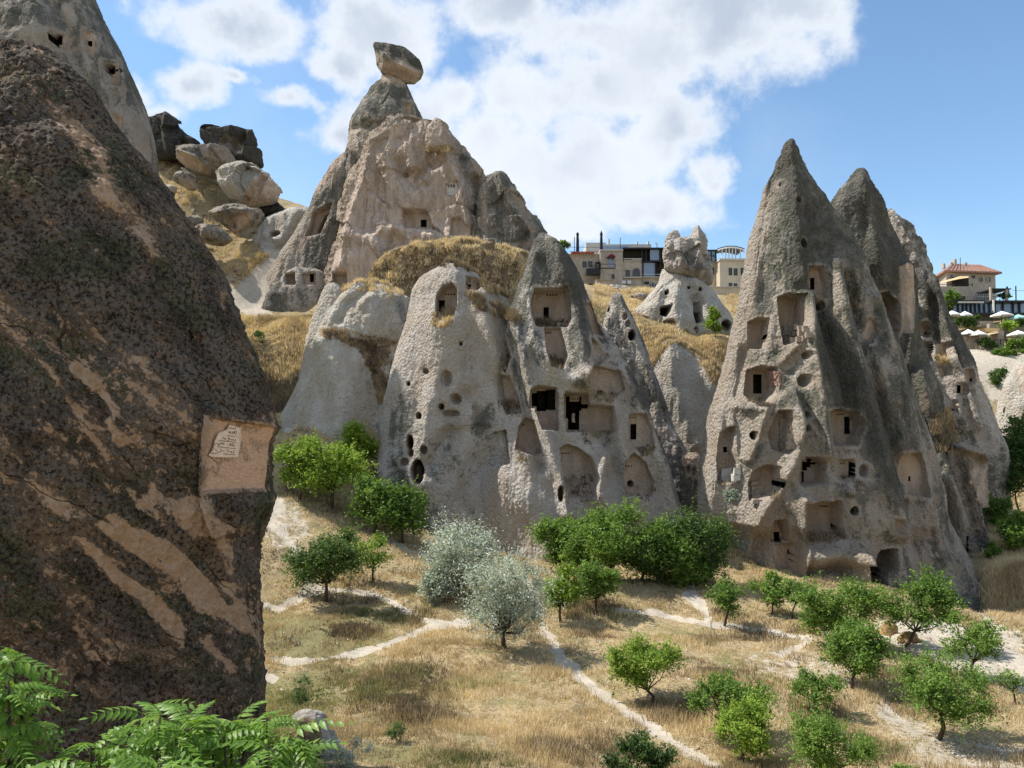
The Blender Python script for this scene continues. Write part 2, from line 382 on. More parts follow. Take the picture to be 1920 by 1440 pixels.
# ------------------------------------------------------------------ terrain
GP = [ # photo x, y, distance
 (0,1440,24),(300,1440,26),(600,1440,27),(960,1440,28.5),(1400,1440,29.5),(1900,1440,30.5),
 (500,1300,36),(750,1300,36.5),(1000,1300,37),(1500,1300,38),(1900,1300,38.5),
 (520,1200,45),(850,1210,44.5),(950,1235,42.5),(1060,1240,43),(1300,1210,46),(1600,1220,46),(1900,1210,48),
 (500,1130,52),(620,1130,53),(760,1150,51),(880,1165,50),(1100,1150,53),(1350,1160,53),(1450,1130,57),(1620,1150,55),(1700,1160,54),(1800,1160,56),(1900,1170,56),
 (500,1060,57),(760,1060,61),(880,1080,60),(1060,1085,61),(1200,1100,59),(1300,1100,60),
 (510,1000,62),(560,970,66),(650,960,70),(510,930,69),(700,985,68),(790,1030,66),(520,880,76),(640,880,79),
 (1290,980,74),(1890,1090,66),(1910,1020,76),(1900,930,92),(1900,850,106),(1880,790,118),(1900,700,128),(1850,672,132),(1920,672,132),
 (1800,640,150),(1900,610,152),(1800,580,160),(1920,575,165),
 (1280,880,92),(1290,840,98),(1200,700,104),(1230,635,106),(1290,632,107),(1350,632,107),(1340,650,103),
 (1130,600,108),(1120,565,118),(1180,545,128),(1230,550,126),(1380,562,130),(1060,528,138),(1240,550,139),(1380,556,140),(1150,540,139),
 (500,612,101),(560,606,101),(450,606,101),(480,640,98),(520,680,95),(510,760,90),(470,560,108),(450,480,116),(480,500,112),(550,480,116),
 (430,420,124),(350,390,124),(330,330,132),(300,290,138),(250,230,150),(380,330,134),(520,405,130),(580,402,128),(545,395,132),
 (540,618,96),(480,620,97),(510,610,99),(580,612,97),(600,650,92),(900,1035,72),(1000,1050,71),(1100,1052,70),(1200,1045,70),(900,1010,85),(1100,1000,85),(1400,1085,65),(1500,1095,63),(1600,1100,62),(1700,1115,61),(1850,1140,66),(1500,1050,75),(1700,1060,75),
 (700,530,100),(760,500,102),(850,470,104),(950,480,104),(1000,470,112),(850,450,112)]
WP = [(-20,0,-1.8),(0,0,-1.8),(20,0,-1.8),(0,5,-3.4),(-12,5,-3.4),(15,5,-3.4),(0,14,-8.5),(-14,14,-8.0),(20,14,-8.5),(-30,22,-9),(40,22,-11),
 (-60,40,-6),(-60,80,0),(-90,120,20),(70,50,-13),(90,80,-10),(100,110,0),(110,160,24),(0,175,34),(60,185,34),(-60,170,40),(-120,170,40),(150,180,24),
 (0,-30,-1),(0,-60,0),(-60,-30,0),(60,-30,-2)]
_g = np.array([at(*g) for g in GP]+[np.array(q, float) for q in WP])
_r = np.hypot(_g[:, None, 0]-_g[None, :, 0], _g[:, None, 1]-_g[None, :, 1])
_A = np.sqrt(_r**2+9.0); _n = len(_g)
_K = np.zeros((_n+1, _n+1)); _K[:_n, :_n] = _A; _K[_n, :_n] = 1; _K[:_n, _n] = 1
_K[:_n, :_n] -= np.eye(_n)*0.08
_w = np.linalg.solve(_K, np.concatenate([_g[:, 2], [0]]))
def H0(x, y):
    x = np.asarray(x, float); y = np.asarray(y, float); sh = x.shape; x = x.ravel(); y = y.ravel()
    z = np.full(x.shape, _w[-1])
    for i in range(_n): z += _w[i]*np.sqrt((x-_g[i, 0])**2+(y-_g[i, 1])**2+9.0)
    far = sst(np.hypot(x, y-60), 150, 420)
    z = z*(1-far)+(8-0.004*np.hypot(x, y))*far
    return z.reshape(sh)
def H(x, y):
    x = np.asarray(x, float); y = np.asarray(y, float); sh = x.shape
    P = np.stack([x.ravel(), y.ravel(), np.zeros(x.size)], 1)
    amp = sst(P[:, 1], 15, 30)
    return H0(x, y)+((fbm(P, 0.09, 3)*0.9+fbm(P+50, 0.5, 3)*0.28)*amp).reshape(sh)
def hit(px, py, y0=12.0, y1=175.0):
    Y = np.linspace(y0, y1, 1400); a = at(px, py, 1.0); x = a[0]*Y; z = a[2]*Y
    h = H(x, Y); k = np.argmax(z <= h)
    if z[k] > h[k]: k = len(Y)-1
    return np.array([x[k], Y[k], h[k]])

xs = np.concatenate([-np.geomspace(6000, 140, 12), np.arange(-130, -42, 2.0), np.arange(-42, 46, 0.22), np.arange(46, 130, 2.0), np.geomspace(140, 6000, 12)])
ys = np.concatenate([-np.geomspace(3000, 40, 8), np.arange(-30, 22, 2.0), np.arange(22, 76, 0.2), np.arange(76, 165, 0.55), np.arange(165, 260, 5), np.geomspace(270, 9000, 16)])
GX, GY = np.meshgrid(xs, ys); GZ = H(GX, GY)
gpx, gpy = proj(GX, GY, GZ); okv = (GY > 18)
PATHS = [
 ([(478,1122),(520,1143),(562,1122),(592,1100)],13),([(500,965),(530,1000),(560,1045),(578,1085),(566,1112)],15),
 ([(520,945),(500,985)],26),([(592,1102),(700,1113),(735,1128),(790,1160),(840,1168),(880,1165)],9),
 ([(880,1167),(800,1178),(740,1203),(660,1227),(560,1240),(510,1238)],11),
 ([(995,1105),(1020,1180),(1060,1242),(1130,1303),(1200,1350),(1280,1402),(1370,1450)],17),([(1290,1110),(1330,1155)],16),
 ([(1160,1143),(1230,1150),(1310,1168),(1400,1178),(1480,1190),(1520,1198)],9),([(1520,1198),(1470,1225)],9),
 ([(480,1255),(510,1275)],14),([(830,1050),(760,1030),(700,990)],8),([(1000,1110),(985,1085)],12)]
PALE = [ ([(1380,1225),(1500,1205),(1600,1250),(1640,1300),(1500,1290),(1400,1260)],0.45),([(1640,1165),(1760,1160),(1860,1190),(1925,1225),(1925,1300),(1800,1260),(1700,1215),(1640,1200)],0.72),
 ([(1650,1300),(1760,1370),(1925,1400),(1925,1445),(1720,1445),(1640,1340)],0.52),([(1820,655),(1925,655),(1925,740),(1860,750)],1.0),
 ([(480,480),(560,410),(640,400),(640,500),(560,520),(490,600),(410,560),(430,520)],1.0),([(1500,1140),(1640,1200),(1560,1210)],0.5),([(1840,1150),(1925,1190),(1925,1230),(1860,1200)],0.6),
 ([(495,930),(560,940),(590,1000),(520,1040),(490,1000)],0.5),([(580,1100),(680,1105),(720,1120),(600,1118)],0.5)]
path = np.zeros(GX.shape)
wobn = fbm(np.stack([GX.ravel(), GY.ravel(), GX.ravel()*0], 1), 0.55, 3).reshape(GX.shape)
for pl, wd in PATHS:
    d = segdist(gpx, gpy*1.0, pl); d = d+wobn*wd*0.9; path = np.maximum(path, 1-sst(d, wd*0.2, wd*0.85))
pth_only = path.copy()*okv
for pg, v in PALE:
    d = polysd(gpx, gpy, pg); path = np.maximum(path, v*sst(d, -22, 12))
path *= okv
GREEN = [([(480,1150),(620,1150),(760,1160),(700,1230),(500,1240)],1.0),([(480,1260),(640,1260),(600,1440),(480,1440)],0.8),([(640,1380),(900,1370),(900,1440),(640,1440)],0.4)]
green = np.zeros(GX.shape)
for pg, v in GREEN: green = np.maximum(green, v*sst(polysd(gpx, gpy, pg), -30, 30))
NYg, NXg = GX.shape
idx = np.arange(NYg*NXg).reshape(NYg, NXg)
Q = np.stack([idx[:-1, :-1], idx[:-1, 1:], idx[1:, 1:], idx[1:, :-1]], -1).reshape(-1, 4)
GV = np.stack([GX.ravel(), GY.ravel(), (GZ-pth_only*0.06).ravel()], 1)
pm = (pth_only.ravel()[Q].mean(1) > 0.45) & (GV[Q[:, 0], 1] < 80)
def sub_sheet(name, fmask):
    f = Q[fmask]; u, inv = np.unique(f, return_inverse=True)
    o = mesh_np(name, GV[u], [inv.reshape(-1, 4)], M['ground'], attrs={'path': path.ravel()[u], 'green': green.ravel()[u]})
    return o
gr = sub_sheet('ground', ~pm); gr['kind'] = 'structure'; gr['label'] = 'dry grassy valley floor and hillside'
fp = sub_sheet('footpath', pm); fp['kind'] = 'structure'; fp['label'] = 'pale trodden dirt footpaths across the dry grass'

# ------------------------------------------------------------------ rock builder
SURF = {}
def rows_from_poly(poly, n=26):
    ys_ = np.linspace(min(p[1] for p in poly)+0.5, max(p[1] for p in poly)-0.5, n); out = []
    pts = list(poly)+[poly[0]]
    for y in ys_:
        X = []
        for (x0, y0), (x1, y1) in zip(pts[:-1], pts[1:]):
            if (y0 > y) != (y1 > y): X.append((x1-x0)*(y-y0)/(y1-y0)+x0)
        if X: out.append((y, min(X), max(X)))
    return out
def facet(P, size, seed):
    r = np.random.default_rng(seed); lo, hi = P.min(0), P.max(0); n = int(np.clip(np.prod(np.maximum(hi-lo, size*0.7))/size**3*1.0, 10, 110))
    C = r.uniform(lo, hi, (n, 3)); g = r.normal(0, 0.32, (n, 3)); h = r.normal(0, 0.28, n)
    Q = P+np.stack([perlin(P*0.6/size*1.5+3), perlin(P*0.6/size*1.5+23), perlin(P*0.6/size*1.5+43)], 1)*size*0.22
    bd = np.full(len(P), 1e9); out = np.zeros(len(P))
    for i in range(n):
        d = ((Q-C[i])**2).sum(1); k = d < bd; bd[k] = d[k]; out[k] = h[i]+((P[k]-C[i])@g[i])/size
    return out*size
def rock(name, label, rows, Y, mat, cell=1.9, ry=0.8, pw=2.0, feats=(), niches=(), holes=(), paints=(), na=(0.5, 0.22, 0.07), ns=1.0,
         parent=None, cat='rock formation', li=0.5, li_y=None, lean=0.0, soil=0.0, closed=False, group=None, fac=None, edge=3.0, nb=22, smooth_rows=3, floorz=None):
    rows = sorted(rows); ry_ = np.array([r[0] for r in rows], float)
    n = max(8, int((ry_[-1]-ry_[0])/cell)); py = np.linspace(ry_[0], ry_[-1], n)
    xl = np.interp(py, ry_, [r[1] for r in rows]); xr = np.interp(py, ry_, [r[2] for r in rows])
    k = max(1, int(smooth_rows*2/cell))
    if k > 1:
        ker = np.ones(k)/k
        xl = np.convolve(np.pad(xl, k, mode='edge'), ker, 'same')[k:-k]; xr = np.convolve(np.pad(xr, k, mode='edge'), ker, 'same')[k:-k]
    Yc = Y+lean*(py-py.mean())/F*Y
    t = at(0, 0, 1); a_l = (xl-960)/F; a_r = (xr-960)/F; b = (720-py)/F
    dy = CP-b*SP; X0 = a_l*Yc/dy; X1 = a_r*Yc/dy; Z = (SP+b*CP)*Yc/dy
    cx = (X0+X1)/2; rx = np.maximum((X1-X0)/2, 0.02)
    N = int(max(14, 1.57*(xr-xl).max()/cell))
    ph = np.concatenate([np.linspace(-np.pi/2, np.pi/2, N), np.linspace(np.pi/2, 1.5*np.pi, nb+2)[1:-1]])
    s, c = np.sin(ph), np.cos(ph); front = c > -1e-6
    prof = np.sign(c)*np.abs(c)**(2.0/pw)
    rd = rx if ry is None else rx*ry
    x = cx[:, None]+rx[:, None]*s[None]; y = Yc[:, None]-rd[:, None]*prof[None]; z = np.repeat(Z[:, None], len(ph), 1)
    sh = x.shape; x = x.ravel(); y = y.ravel(); z = z.ravel(); cc = np.tile(c, n); ss = np.tile(s, n); fw = np.clip(cc*2.2, 0, 1)
    P = np.stack([x, y, z], 1)
    ce = np.clip(np.abs(cc)*2, 0.35, 1)
    big = fbm(P, 0.16*ns, 2)*na[0]*ce*np.repeat(np.clip(rx/2.5, 0.15, 1), len(ph))
    Pst = P*np.array([1, 1, 0.22])
    d1 = big+fbm(Pst, 0.55*ns, 4)*na[1]*2.1*np.clip(0.3+np.abs(cc), 0, 1)*np.repeat(np.clip(rx/1.5, 0.2, 1), len(ph))
    if fac:
        fa = 0
        for (fs, famp) in fac: fa = fa+facet(P, fs, int(abs(Y*7+py[0]*3+fs*10)) % 9999)*famp
        d1 = d1+fa*np.repeat(np.clip(rx/2.0, 0.15, 1), len(ph))
    x = x+ss*d1*0.8; y = y-cc*d1*1.0
    px, pyy = proj(x, y, z)
    for ft in feats:
        pts, wd, h = ft[:3]; d = segdist(px, pyy, pts)
        if len(ft) > 3 and ft[3] == 'step':   # everything inside polygon shifts
            g = sst(polysd(px, pyy, pts), -wd, wd)
        elif len(ft) > 3 and ft[3] == 'tent': g = np.clip(1-d/wd, 0, 1)
        else: g = np.exp(-(d/wd)**2)
        y = y-h*1.55*g*fw
    fresh = np.zeros(x.shape); shade_black = np.zeros(x.shape); lic = np.full(x.shape, float(li)); so = np.full(x.shape, float(soil))
    if li_y: lic = lic+np.interp(pyy, [q[0] for q in li_y], [q[1] for q in li_y])
    for pt in paints:
        ch, pts, wd, v = pt
        g = sst(polysd(px, pyy, pts), -wd, wd) if len(pts) > 2 and ch[-1] == '#' else np.exp(-(segdist(px, pyy, pts if len(pts) > 1 else [pts[0], pts[0]])/wd)**2)
        g = g*(cc > -0.3)
        if ch[0] == 'f': fresh = np.clip(fresh+v*g, 0, 1)
        elif ch[0] == 's': shade_black = np.clip(shade_black+v*g, 0, 1)
        elif ch[0] == 'l': lic = lic+v*g
        elif ch[0] == 'o': so = np.clip(so+v*g, 0, 1)
    mtot = np.zeros(x.shape); hole_specs = [dict(r=h, y=None) for h in holes]
    fr_front = cc > 0.02
    P = np.stack([x, y, z], 1)
    fine = fbm(P, 1.7*ns, 3)*na[2]*1.5+fbm(P, 4.5*ns, 3)*na[2]*1.1
    for ni in niches:
        poly = ni['p']; dep = ni.get('d', 1.0)*2.4
        if len(poly) == 4 and not hasattr(poly[0], '__len__'):
            ex, ey, rw, rh = poly; poly = [(ex+rw*math.cos(q*math.pi/8), ey+rh*math.sin(q*math.pi/8)) for q in range(16)]
        sd = polysd(px, pyy, poly); ins = (sd > 0) & fr_front
        if ins.sum() < 3: continue
        yb = np.percentile(y[ins], ni.get('q', 84))+dep
        ed = ni.get('e', edge)
        if cell < 2.5: sd = sd+1.6
        m = sst(sd, -0.2*ed, 0.8*ed)*fr_front
        m2 = np.clip(m, 0, 1); curve = ni.get('c', 0.0)
        if 'plane' in ni:
            kk = np.nonzero(ins)[0]; qx = px[kk]; xa, xb = np.percentile(qx, [6, 94]); ya_ = y[kk][qx < xa].mean()+ni['plane'][0]; yb_ = y[kk][qx > xb].mean()+ni['plane'][1]
            yb = ya_+(px-xa)/(xb-xa)*(yb_-ya_); yb = np.clip(yb, min(ya_, yb_)-1, max(ya_, yb_)+1)
        ysoft = yb-curve*dep*(1-sst(sd, 0, 14))
        y = np.where(ysoft > y, y+(ysoft-y)*m2, y)
        mtot = np.maximum(mtot, m); fresh = np.maximum(fresh, m*ni.get('f', 0.85)); shade_black = np.maximum(shade_black, m*ni.get('s', 0.0)*sst(sd, -1, 2))  # the s amount paints inner shade onto the niche wall
        lic = lic-0.3*m
        # rim keeps paler rock
        rim = np.exp(-((sd+3)/4.0)**2)*fr_front; lic = lic-0.22*rim
        for h in ni.get('h', ()): hole_specs.append(dict(r=h, y=yb))
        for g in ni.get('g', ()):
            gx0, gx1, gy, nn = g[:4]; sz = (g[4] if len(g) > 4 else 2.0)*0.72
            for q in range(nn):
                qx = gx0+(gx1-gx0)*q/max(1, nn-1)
                hole_specs.append(dict(r=(qx-sz, gy-sz*1.1, qx+sz, gy+sz*1.1), y=yb, k='pigeonhole_shade'))
    for hs in hole_specs:
        if hs.get('k') or hs['y'] is None: continue
        x0, y0, x1, y1 = hs['r'][:4]; e4 = 3.0; k_ = fr_front & (px > x0-e4) & (px < x1+e4) & (pyy > y0-e4) & (pyy < y1+e4)
        yv = hs['y'] if np.isscalar(hs['y']) else hs['y'][k_]
        y[k_] = yv; mtot[k_] = 1; fresh[k_] = np.maximum(fresh[k_], 0.7)
    x = x+ss*fine*(1-mtot*0.9); y = y-cc*fine*(1-mtot)
    px, pyy = proj(x, y, z)
    for hs in hole_specs:
        if hs.get('k'): continue
        x0, y0, x1, y1 = hs['r'][:4]; tl = cell*0.62
        near = (cc > 0.02) & (px > x0-tl) & (px < x1+tl) & (pyy > y0-tl) & (pyy < y1+tl)
        for e_ in (x0, x1):
            k_ = near & (np.abs(px-e_) < tl); x = np.where(k_, x+(e_-px)*y/F, x)
        for e_ in (y0, y1):
            k_ = near & (np.abs(pyy-e_) < tl); z = np.where(k_, z-(e_-pyy)*y/F, z)
    px, pyy = proj(x, y, z)
    # faces
    m_ = len(ph); I = np.arange(n*m_).reshape(n, m_); In = np.roll(I, -1, 1)
    Fq = np.stack([I[:-1], I[1:], In[1:], In[:-1]], -1).reshape(-1, 4)
    V = np.stack([x, y, z], 1)
    fcx = px[Fq].mean(1); fcy = pyy[Fq].mean(1); ff = cc[Fq].min(1) > 0.01
    keep = np.ones(len(Fq), bool); made = []
    for hs in hole_specs:
        x0, y0, x1, y1 = hs['r'][:4]
        ins = ff & (fcx > x0) & (fcx < x1) & (fcy > y0) & (fcy < y1)
        if not ins.any(): continue
        if hs.get('k'):
            hs['yy'] = hs['y']; made.append(hs); continue
        yy = hs['y'] if hs['y'] is not None else y[Fq[ins]].mean()
        if hs['y'] is None: hs['bare'] = True
        keep &= ~ins; hs['yy'] = yy; made.append(hs)
    top = len(V); V = np.vstack([V, [[x[I[0]].mean(), y[I[0]].mean(), z[0]+0.02]], [[x[I[-1]].mean(), y[I[-1]].mean(), z[-1]]]])
    caps = [np.stack([np.full(m_, top), I[0], In[0]], 1), np.stack([np.full(m_, top+1), In[-1], I[-1]], 1)]
    attrs = {'paint': np.stack([np.append(fresh, [0, 0]), np.append(shade_black, [0, 0]), np.append(np.clip(lic, 0, 1.5), [.5, .5]), np.ones(len(V))], 1), 'soil': np.append(so, [so[0], so[0]])}
    base = np.array([cx[-1], Yc[-1], Z[-1]])
    off = Vector((0, 0, 0)); q = parent
    while q is not None: off = off+q.location; q = q.parent
    off = np.array(off)
    if parent is None:
        o = mesh_np(name, V-base, [Fq[keep], caps[0], caps[1]], M[mat], attrs=attrs); o.location = base; tag(o, label, cat, group)
    else:
        o = mesh_np(name, V-off, [Fq[keep], caps[0], caps[1]], M[mat], parent=parent, attrs=attrs)
        if label: o['label'] = label
    for hs in made:
        x0, y0, x1, y1 = hs['r'][:4]; pig = hs.get('k') == 'pigeonhole_shade'
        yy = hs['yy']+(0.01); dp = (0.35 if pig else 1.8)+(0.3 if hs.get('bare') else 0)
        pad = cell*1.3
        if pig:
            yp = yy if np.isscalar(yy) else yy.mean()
            MB().pbox(x0, y0, x1, y1, yp-0.03, 0.06).build('pigeonhole_shade', M['shade_black'], o); continue  # raised dark block paints the hole's inner shade; no recess is cut
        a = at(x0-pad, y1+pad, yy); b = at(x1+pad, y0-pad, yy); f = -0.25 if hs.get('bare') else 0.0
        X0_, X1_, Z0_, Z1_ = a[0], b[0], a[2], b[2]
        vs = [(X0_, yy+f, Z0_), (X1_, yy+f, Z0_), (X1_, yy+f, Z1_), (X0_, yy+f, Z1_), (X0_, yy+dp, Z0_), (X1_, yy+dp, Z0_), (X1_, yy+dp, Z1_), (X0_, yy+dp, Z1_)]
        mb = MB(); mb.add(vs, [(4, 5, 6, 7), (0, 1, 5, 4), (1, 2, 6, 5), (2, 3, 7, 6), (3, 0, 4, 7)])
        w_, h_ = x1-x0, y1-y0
        nm = 'pigeonhole_shade' if pig else (hs['r'][4] if len(hs['r']) > 4 else ('doorway' if h_ > 1.5*w_ and h_ > 14 else 'window_opening'))
        mb.build(nm, M['shade_black'], o)  # chamber walls coloured near-black for the shade inside
    SURF[label or name] = (V[:top], px, pyy, cc, o)
    return o, label or name

def blades(name, pts, h, wdt, tone, mat, lean=0.35, per=1, sp=0.0, parent=None):
    n = len(pts)*per
    P = np.repeat(pts, per, 0); hh = np.repeat(h, per)*rng.uniform(0.5, 1.15, n); ww = np.repeat(wdt, per); tn = np.clip(np.repeat(tone, per)+rng.normal(0, 0.16, n), 0, 1)
    if sp: P = P+np.stack([rng.normal(0, 1, n), rng.normal(0, 1, n), np.zeros(n)], 1)*np.repeat(h, per)[:, None]*sp
    an = rng.uniform(0, 2*np.pi, n); dx, dy = np.cos(an)*ww, np.sin(an)*ww
    le = rng.normal(0, lean, (n, 2))*hh[:, None]
    V = np.empty((n, 3, 3)); V[:, 0] = P+np.stack([-dx, -dy, -0.04+0*dx], 1); V[:, 1] = P+np.stack([dx, dy, -0.04+0*dx], 1)
    V[:, 2] = P+np.stack([le[:, 0], le[:, 1], hh], 1)
    T = np.repeat(tn, 3); T[0::3] *= 0.75; T[1::3] *= 0.75
    off = np.zeros(3)
    o = mesh_np(name, V.reshape(-1, 3), [np.arange(3*n).reshape(n, 3)], mat, attrs={'tone': T}, smooth=False, parent=parent)
    return o
def rock_grass(keys, poly, n, h, label, mat='grass', tone=0.6, wpx=0.8, per=6, line=None):
    allp = []
    for key in keys:
        V, px, py, cc, o = SURF[key]
        if line: g = segdist(px, py, poly) < line
        else: g = polysd(px, py, poly) > 0
        g = g & (cc > 0.05)
        k = np.nonzero(g)[0]
        if len(k): allp.append(V[k])
    if not allp: print('no grass', label); return
    A = np.vstack(allp); s = rng.choice(len(A), min(n, len(A)*3)); P = A[s]+rng.normal(0, 0.05, (len(s), 3))
    kp = fbm(P+71, 0.55, 3) > -0.13; P = P[kp]
    d = P[:, 1]
    tn = np.clip(tone+fbm(P, 0.5, 2)*0.9, 0, 1)
    cl = fbm(P+40, 0.9, 3); ht = h*np.clip(0.85+1.8*cl, 0.12, 2.2); tn = np.clip(tn-0.4*(cl < -0.1), 0, 1)
    o = blades('dry_grass', P, np.maximum(ht, 0.08), d*wpx/F, tn, M[mat], per=per, sp=0.35)
    tag(o, label, 'grass', kind='stuff'); return o
# ------------------------------------------------------------------ central cone group
A_rows = [(498,836,858),(505,822,880),(521,788,905),(545,772,938),(602,761,978),(640,748,992),(680,738,1000),(721,729,1006),(752,720,1012),(815,714,1024),(877,708,1030),(950,704,1060),(1050,700,1090),(1160,690,1110)]
oA, kA = rock('rock_cone', 'smooth pale rock cone with an arched upper doorway, left of the cave-riddled cone', A_rows, 80, 'tuff', ry=0.62, li=0.10,
 li_y=[(480,-0.25),(650,-0.22),(720,-0.02),(780,0.10),(840,0.28),(1000,0.36),(1060,0.18)], cat='rock cone', na=(0.8,0.22,0.06),
 feats=[([(850,505),(835,640),(800,800),(790,900)],45,0.9),([(905,560),(930,660),(935,720),(960,850),(985,960)],22,1.3),([(700,870),(730,900),(760,960),(790,1010)],30,0.8),
        ([(740,880),(770,930),(800,1010)],14,-0.8),([(870,740),(850,800),(800,880)],16,-0.5),([(800,700),(770,850)],14,-0.3),([(955,720),(965,800),(1000,900),(1010,1000)],26,-1.2),([(830,800),(900,790),(960,800)],8,0.25)],
 paints=[('l',[(755,745),(750,800)],26,0.35),('l',[(900,760),(920,800)],30,0.30),('l',[(850,790),(890,790)],20,0.2),('l',[(960,900),(1040,1000)],40,-0.5),('f#',[(880,775),(905,745),(910,765),(880,800),(862,790)],4,0.4),('l',[(760,870),(745,930)],20,0.2)],
 niches=[dict(p=[(821,559),(833,541),(849,536),(857,546),(857,574),(850,600),(819,602)],d=0.9,q=90,h=[(823,563,834,584)],g=[(836,852,552,4,1.9)]),
  dict(p=[(876,522),(899,524),(904,537),(896,548),(879,543)],d=0.3,h=[(878,533,884,543)],g=[(881,889,528,2,1.5)]),
  dict(p=(839,711,9,14),d=0.5,f=0.5,c=0.6),dict(p=(855,748,9,9),d=0.6,f=0.4,c=0.5),dict(p=(846,775,14,5),d=0.5,f=0.4,c=0.5),
  dict(p=(787,780,4,5),d=0.5,s=0.4),dict(p=(829,763,4,5),d=0.5,s=0.7),dict(p=(770,829,5,12),d=1.2,s=0.9),dict(p=(797,843,5,7),d=0.5,s=0.2),dict(p=(772,849,4,6),d=0.5,s=0.3),
  dict(p=(785,884,10,22),d=1.4,s=0.75),dict(p=(760,866,7,6),d=0.4),dict(p=(767,720,2.5,2.5),d=0.4,s=0.8),dict(p=(865,646,2,2.5),d=0.3,s=0.9),dict(p=(800,697,4,4),d=0.3,f=0.3)])
B_rows = [(438,1010,1022),(450,1003,1038),(465,997,1052),(480,991,1068),(521,976,1090),(565,965,1108),(600,950,1122),(655,930,1160),(700,918,1185),(760,908,1208),(800,900,1224),(860,895,1250),(930,885,1270),(985,880,1286),(1060,865,1312),(1150,840,1345)]
sh = [(921,614),(947,643),(956,667),(947,696),(933,672)]
oB, kB = rock('rock_cone', 'tall central rock cone full of cave rooms with broken dark doorways', B_rows, 77.5, 'tuff', ry=0.66, li=0.42, cat='rock cone', na=(0.9,0.28,0.07),
 li_y=[(440,0.2),(560,0.12),(640,0.08),(720,0.0),(800,-0.1),(1000,-0.15)],
 feats=[([(1040,460),(1075,540),(1090,640),(1100,700)],20,0.9),([(1100,700),(1150,790),(1170,850),(1190,960)],12,1.0),([(1170,690),(1215,800),(1255,900),(1275,980)],16,1.0),
  ([(965,600),(985,700),(1030,830),(1052,900),(1060,960)],11,0.9),([(960,650),(990,780),(1015,880)],10,-0.7),([(1000,480),(985,560),(1000,640),(1060,710),(1100,720)],14,0.6),([(1110,740),(1150,860),(1160,960)],18,-0.5),
  ([(1130,860),(1115,920),(1150,960)],18,1.2),([(1080,480),(1105,570),(1135,650)],9,-0.6),([(940,900),(1000,960),(1040,1020)],40,0.8)],
 paints=[('l',[(1010,480),(1070,520),(1100,640)],26,0.25),('l',[(960,900),(1100,1020)],60,-0.5),('l',[(1060,700),(1000,700)],20,-0.2),('l',[(1180,700),(1250,860)],12,0.3),('f',[(1105,690),(1112,730)],9,0.8),('l',[(1040,830),(1150,940)],40,-0.3),('l',[(1030,640),(1090,720)],20,0.15)],
 niches=[dict(p=[(1003,543),(1061,541),(1067,575),(1070,597),(1064,611),(1006,610),(998,590),(996,567)],d=1.1,h=[(1019,576,1029,597)],g=[(1026,1043,553,4,2.1),(1006,1011,546,2,1.7)]),
  dict(p=[(1022,616),(1050,615),(1060,650),(1064,667),(1055,690),(1034,686),(1026,655)],d=0.6,g=[(1024,1032,624,3,1.8)]),
  dict(p=sh,d=0.4,c=0.3,e=5),dict(p=[(924,701),(955,706),(972,745),(979,775),(950,776),(932,735)],d=0.4,e=5),
  dict(p=[(996,733),(1009,724),(1042,728),(1046,740),(1046,806),(1017,804),(1006,771)],d=0.9,h=[(997,737,1006,762,'broken_doorway'),(1006,733,1024,771,'broken_doorway'),(1024,731,1041,768,'broken_doorway')]),
  dict(p=[(1061,736),(1103,739),(1108,760),(1149,763),(1154,809),(1064,809),(1061,771)],d=0.9,h=[(1061,743,1068,784,'broken_doorway'),(1068,753,1086,775,'broken_doorway'),(1086,744,1090,770,'broken_doorway'),(1086,758,1102,766,'broken_doorway'),(1065,775,1072,806,'broken_doorway'),(1078,775,1086,806,'broken_doorway'),(1072,792,1078,806,'broken_doorway')],g=[(1073,1083,748,3,1.5),(1107,1110,760,2,1.2)]),
  dict(p=[(1181,778),(1207,777),(1216,804),(1221,836),(1204,847),(1190,839),(1181,801)],d=0.4,h=[(1182,795,1193,824)],g=[(1182,1191,783,3,1.4)]),
  dict(p=[(1114,686),(1160,698),(1169,731),(1151,742),(1116,737),(1100,713)],d=0.4,c=0.2,h=[(1119,732,1131,739)]),
  dict(p=[(1111,636),(1134,652),(1140,667),(1122,684),(1114,681)],d=0.3,c=0.4,f=0.4),dict(p=[(1099,569),(1112,566),(1118,602),(1131,626),(1111,620)],d=0.3,c=0.2),
  dict(p=[(918,819),(927,812),(948,808),(955,868),(923,874),(908,857)],d=0.7,g=[(922,926,817,2,1.2)]),
  dict(p=[(974,800),(985,785),(1001,789),(1016,850),(1000,854),(968,841)],d=0.6,g=[(977,982,796,2,1.8)]),
  dict(p=[(1051,841),(1064,835),(1084,841),(1108,859),(1120,895),(1115,932),(1067,932),(1055,880)],d=0.6,g=[(1054,1067,850,4,1.7)]),
  dict(p=[(1172,863),(1189,851),(1210,868),(1225,905),(1222,932),(1177,928),(1170,890)],d=0.5,g=[(1174,1184,874,3,1.7)]),dict(p=(1051,925,4,14),d=0.6,s=0.7),dict(p=(1188,910,4,5),d=0.5,s=0.8)])
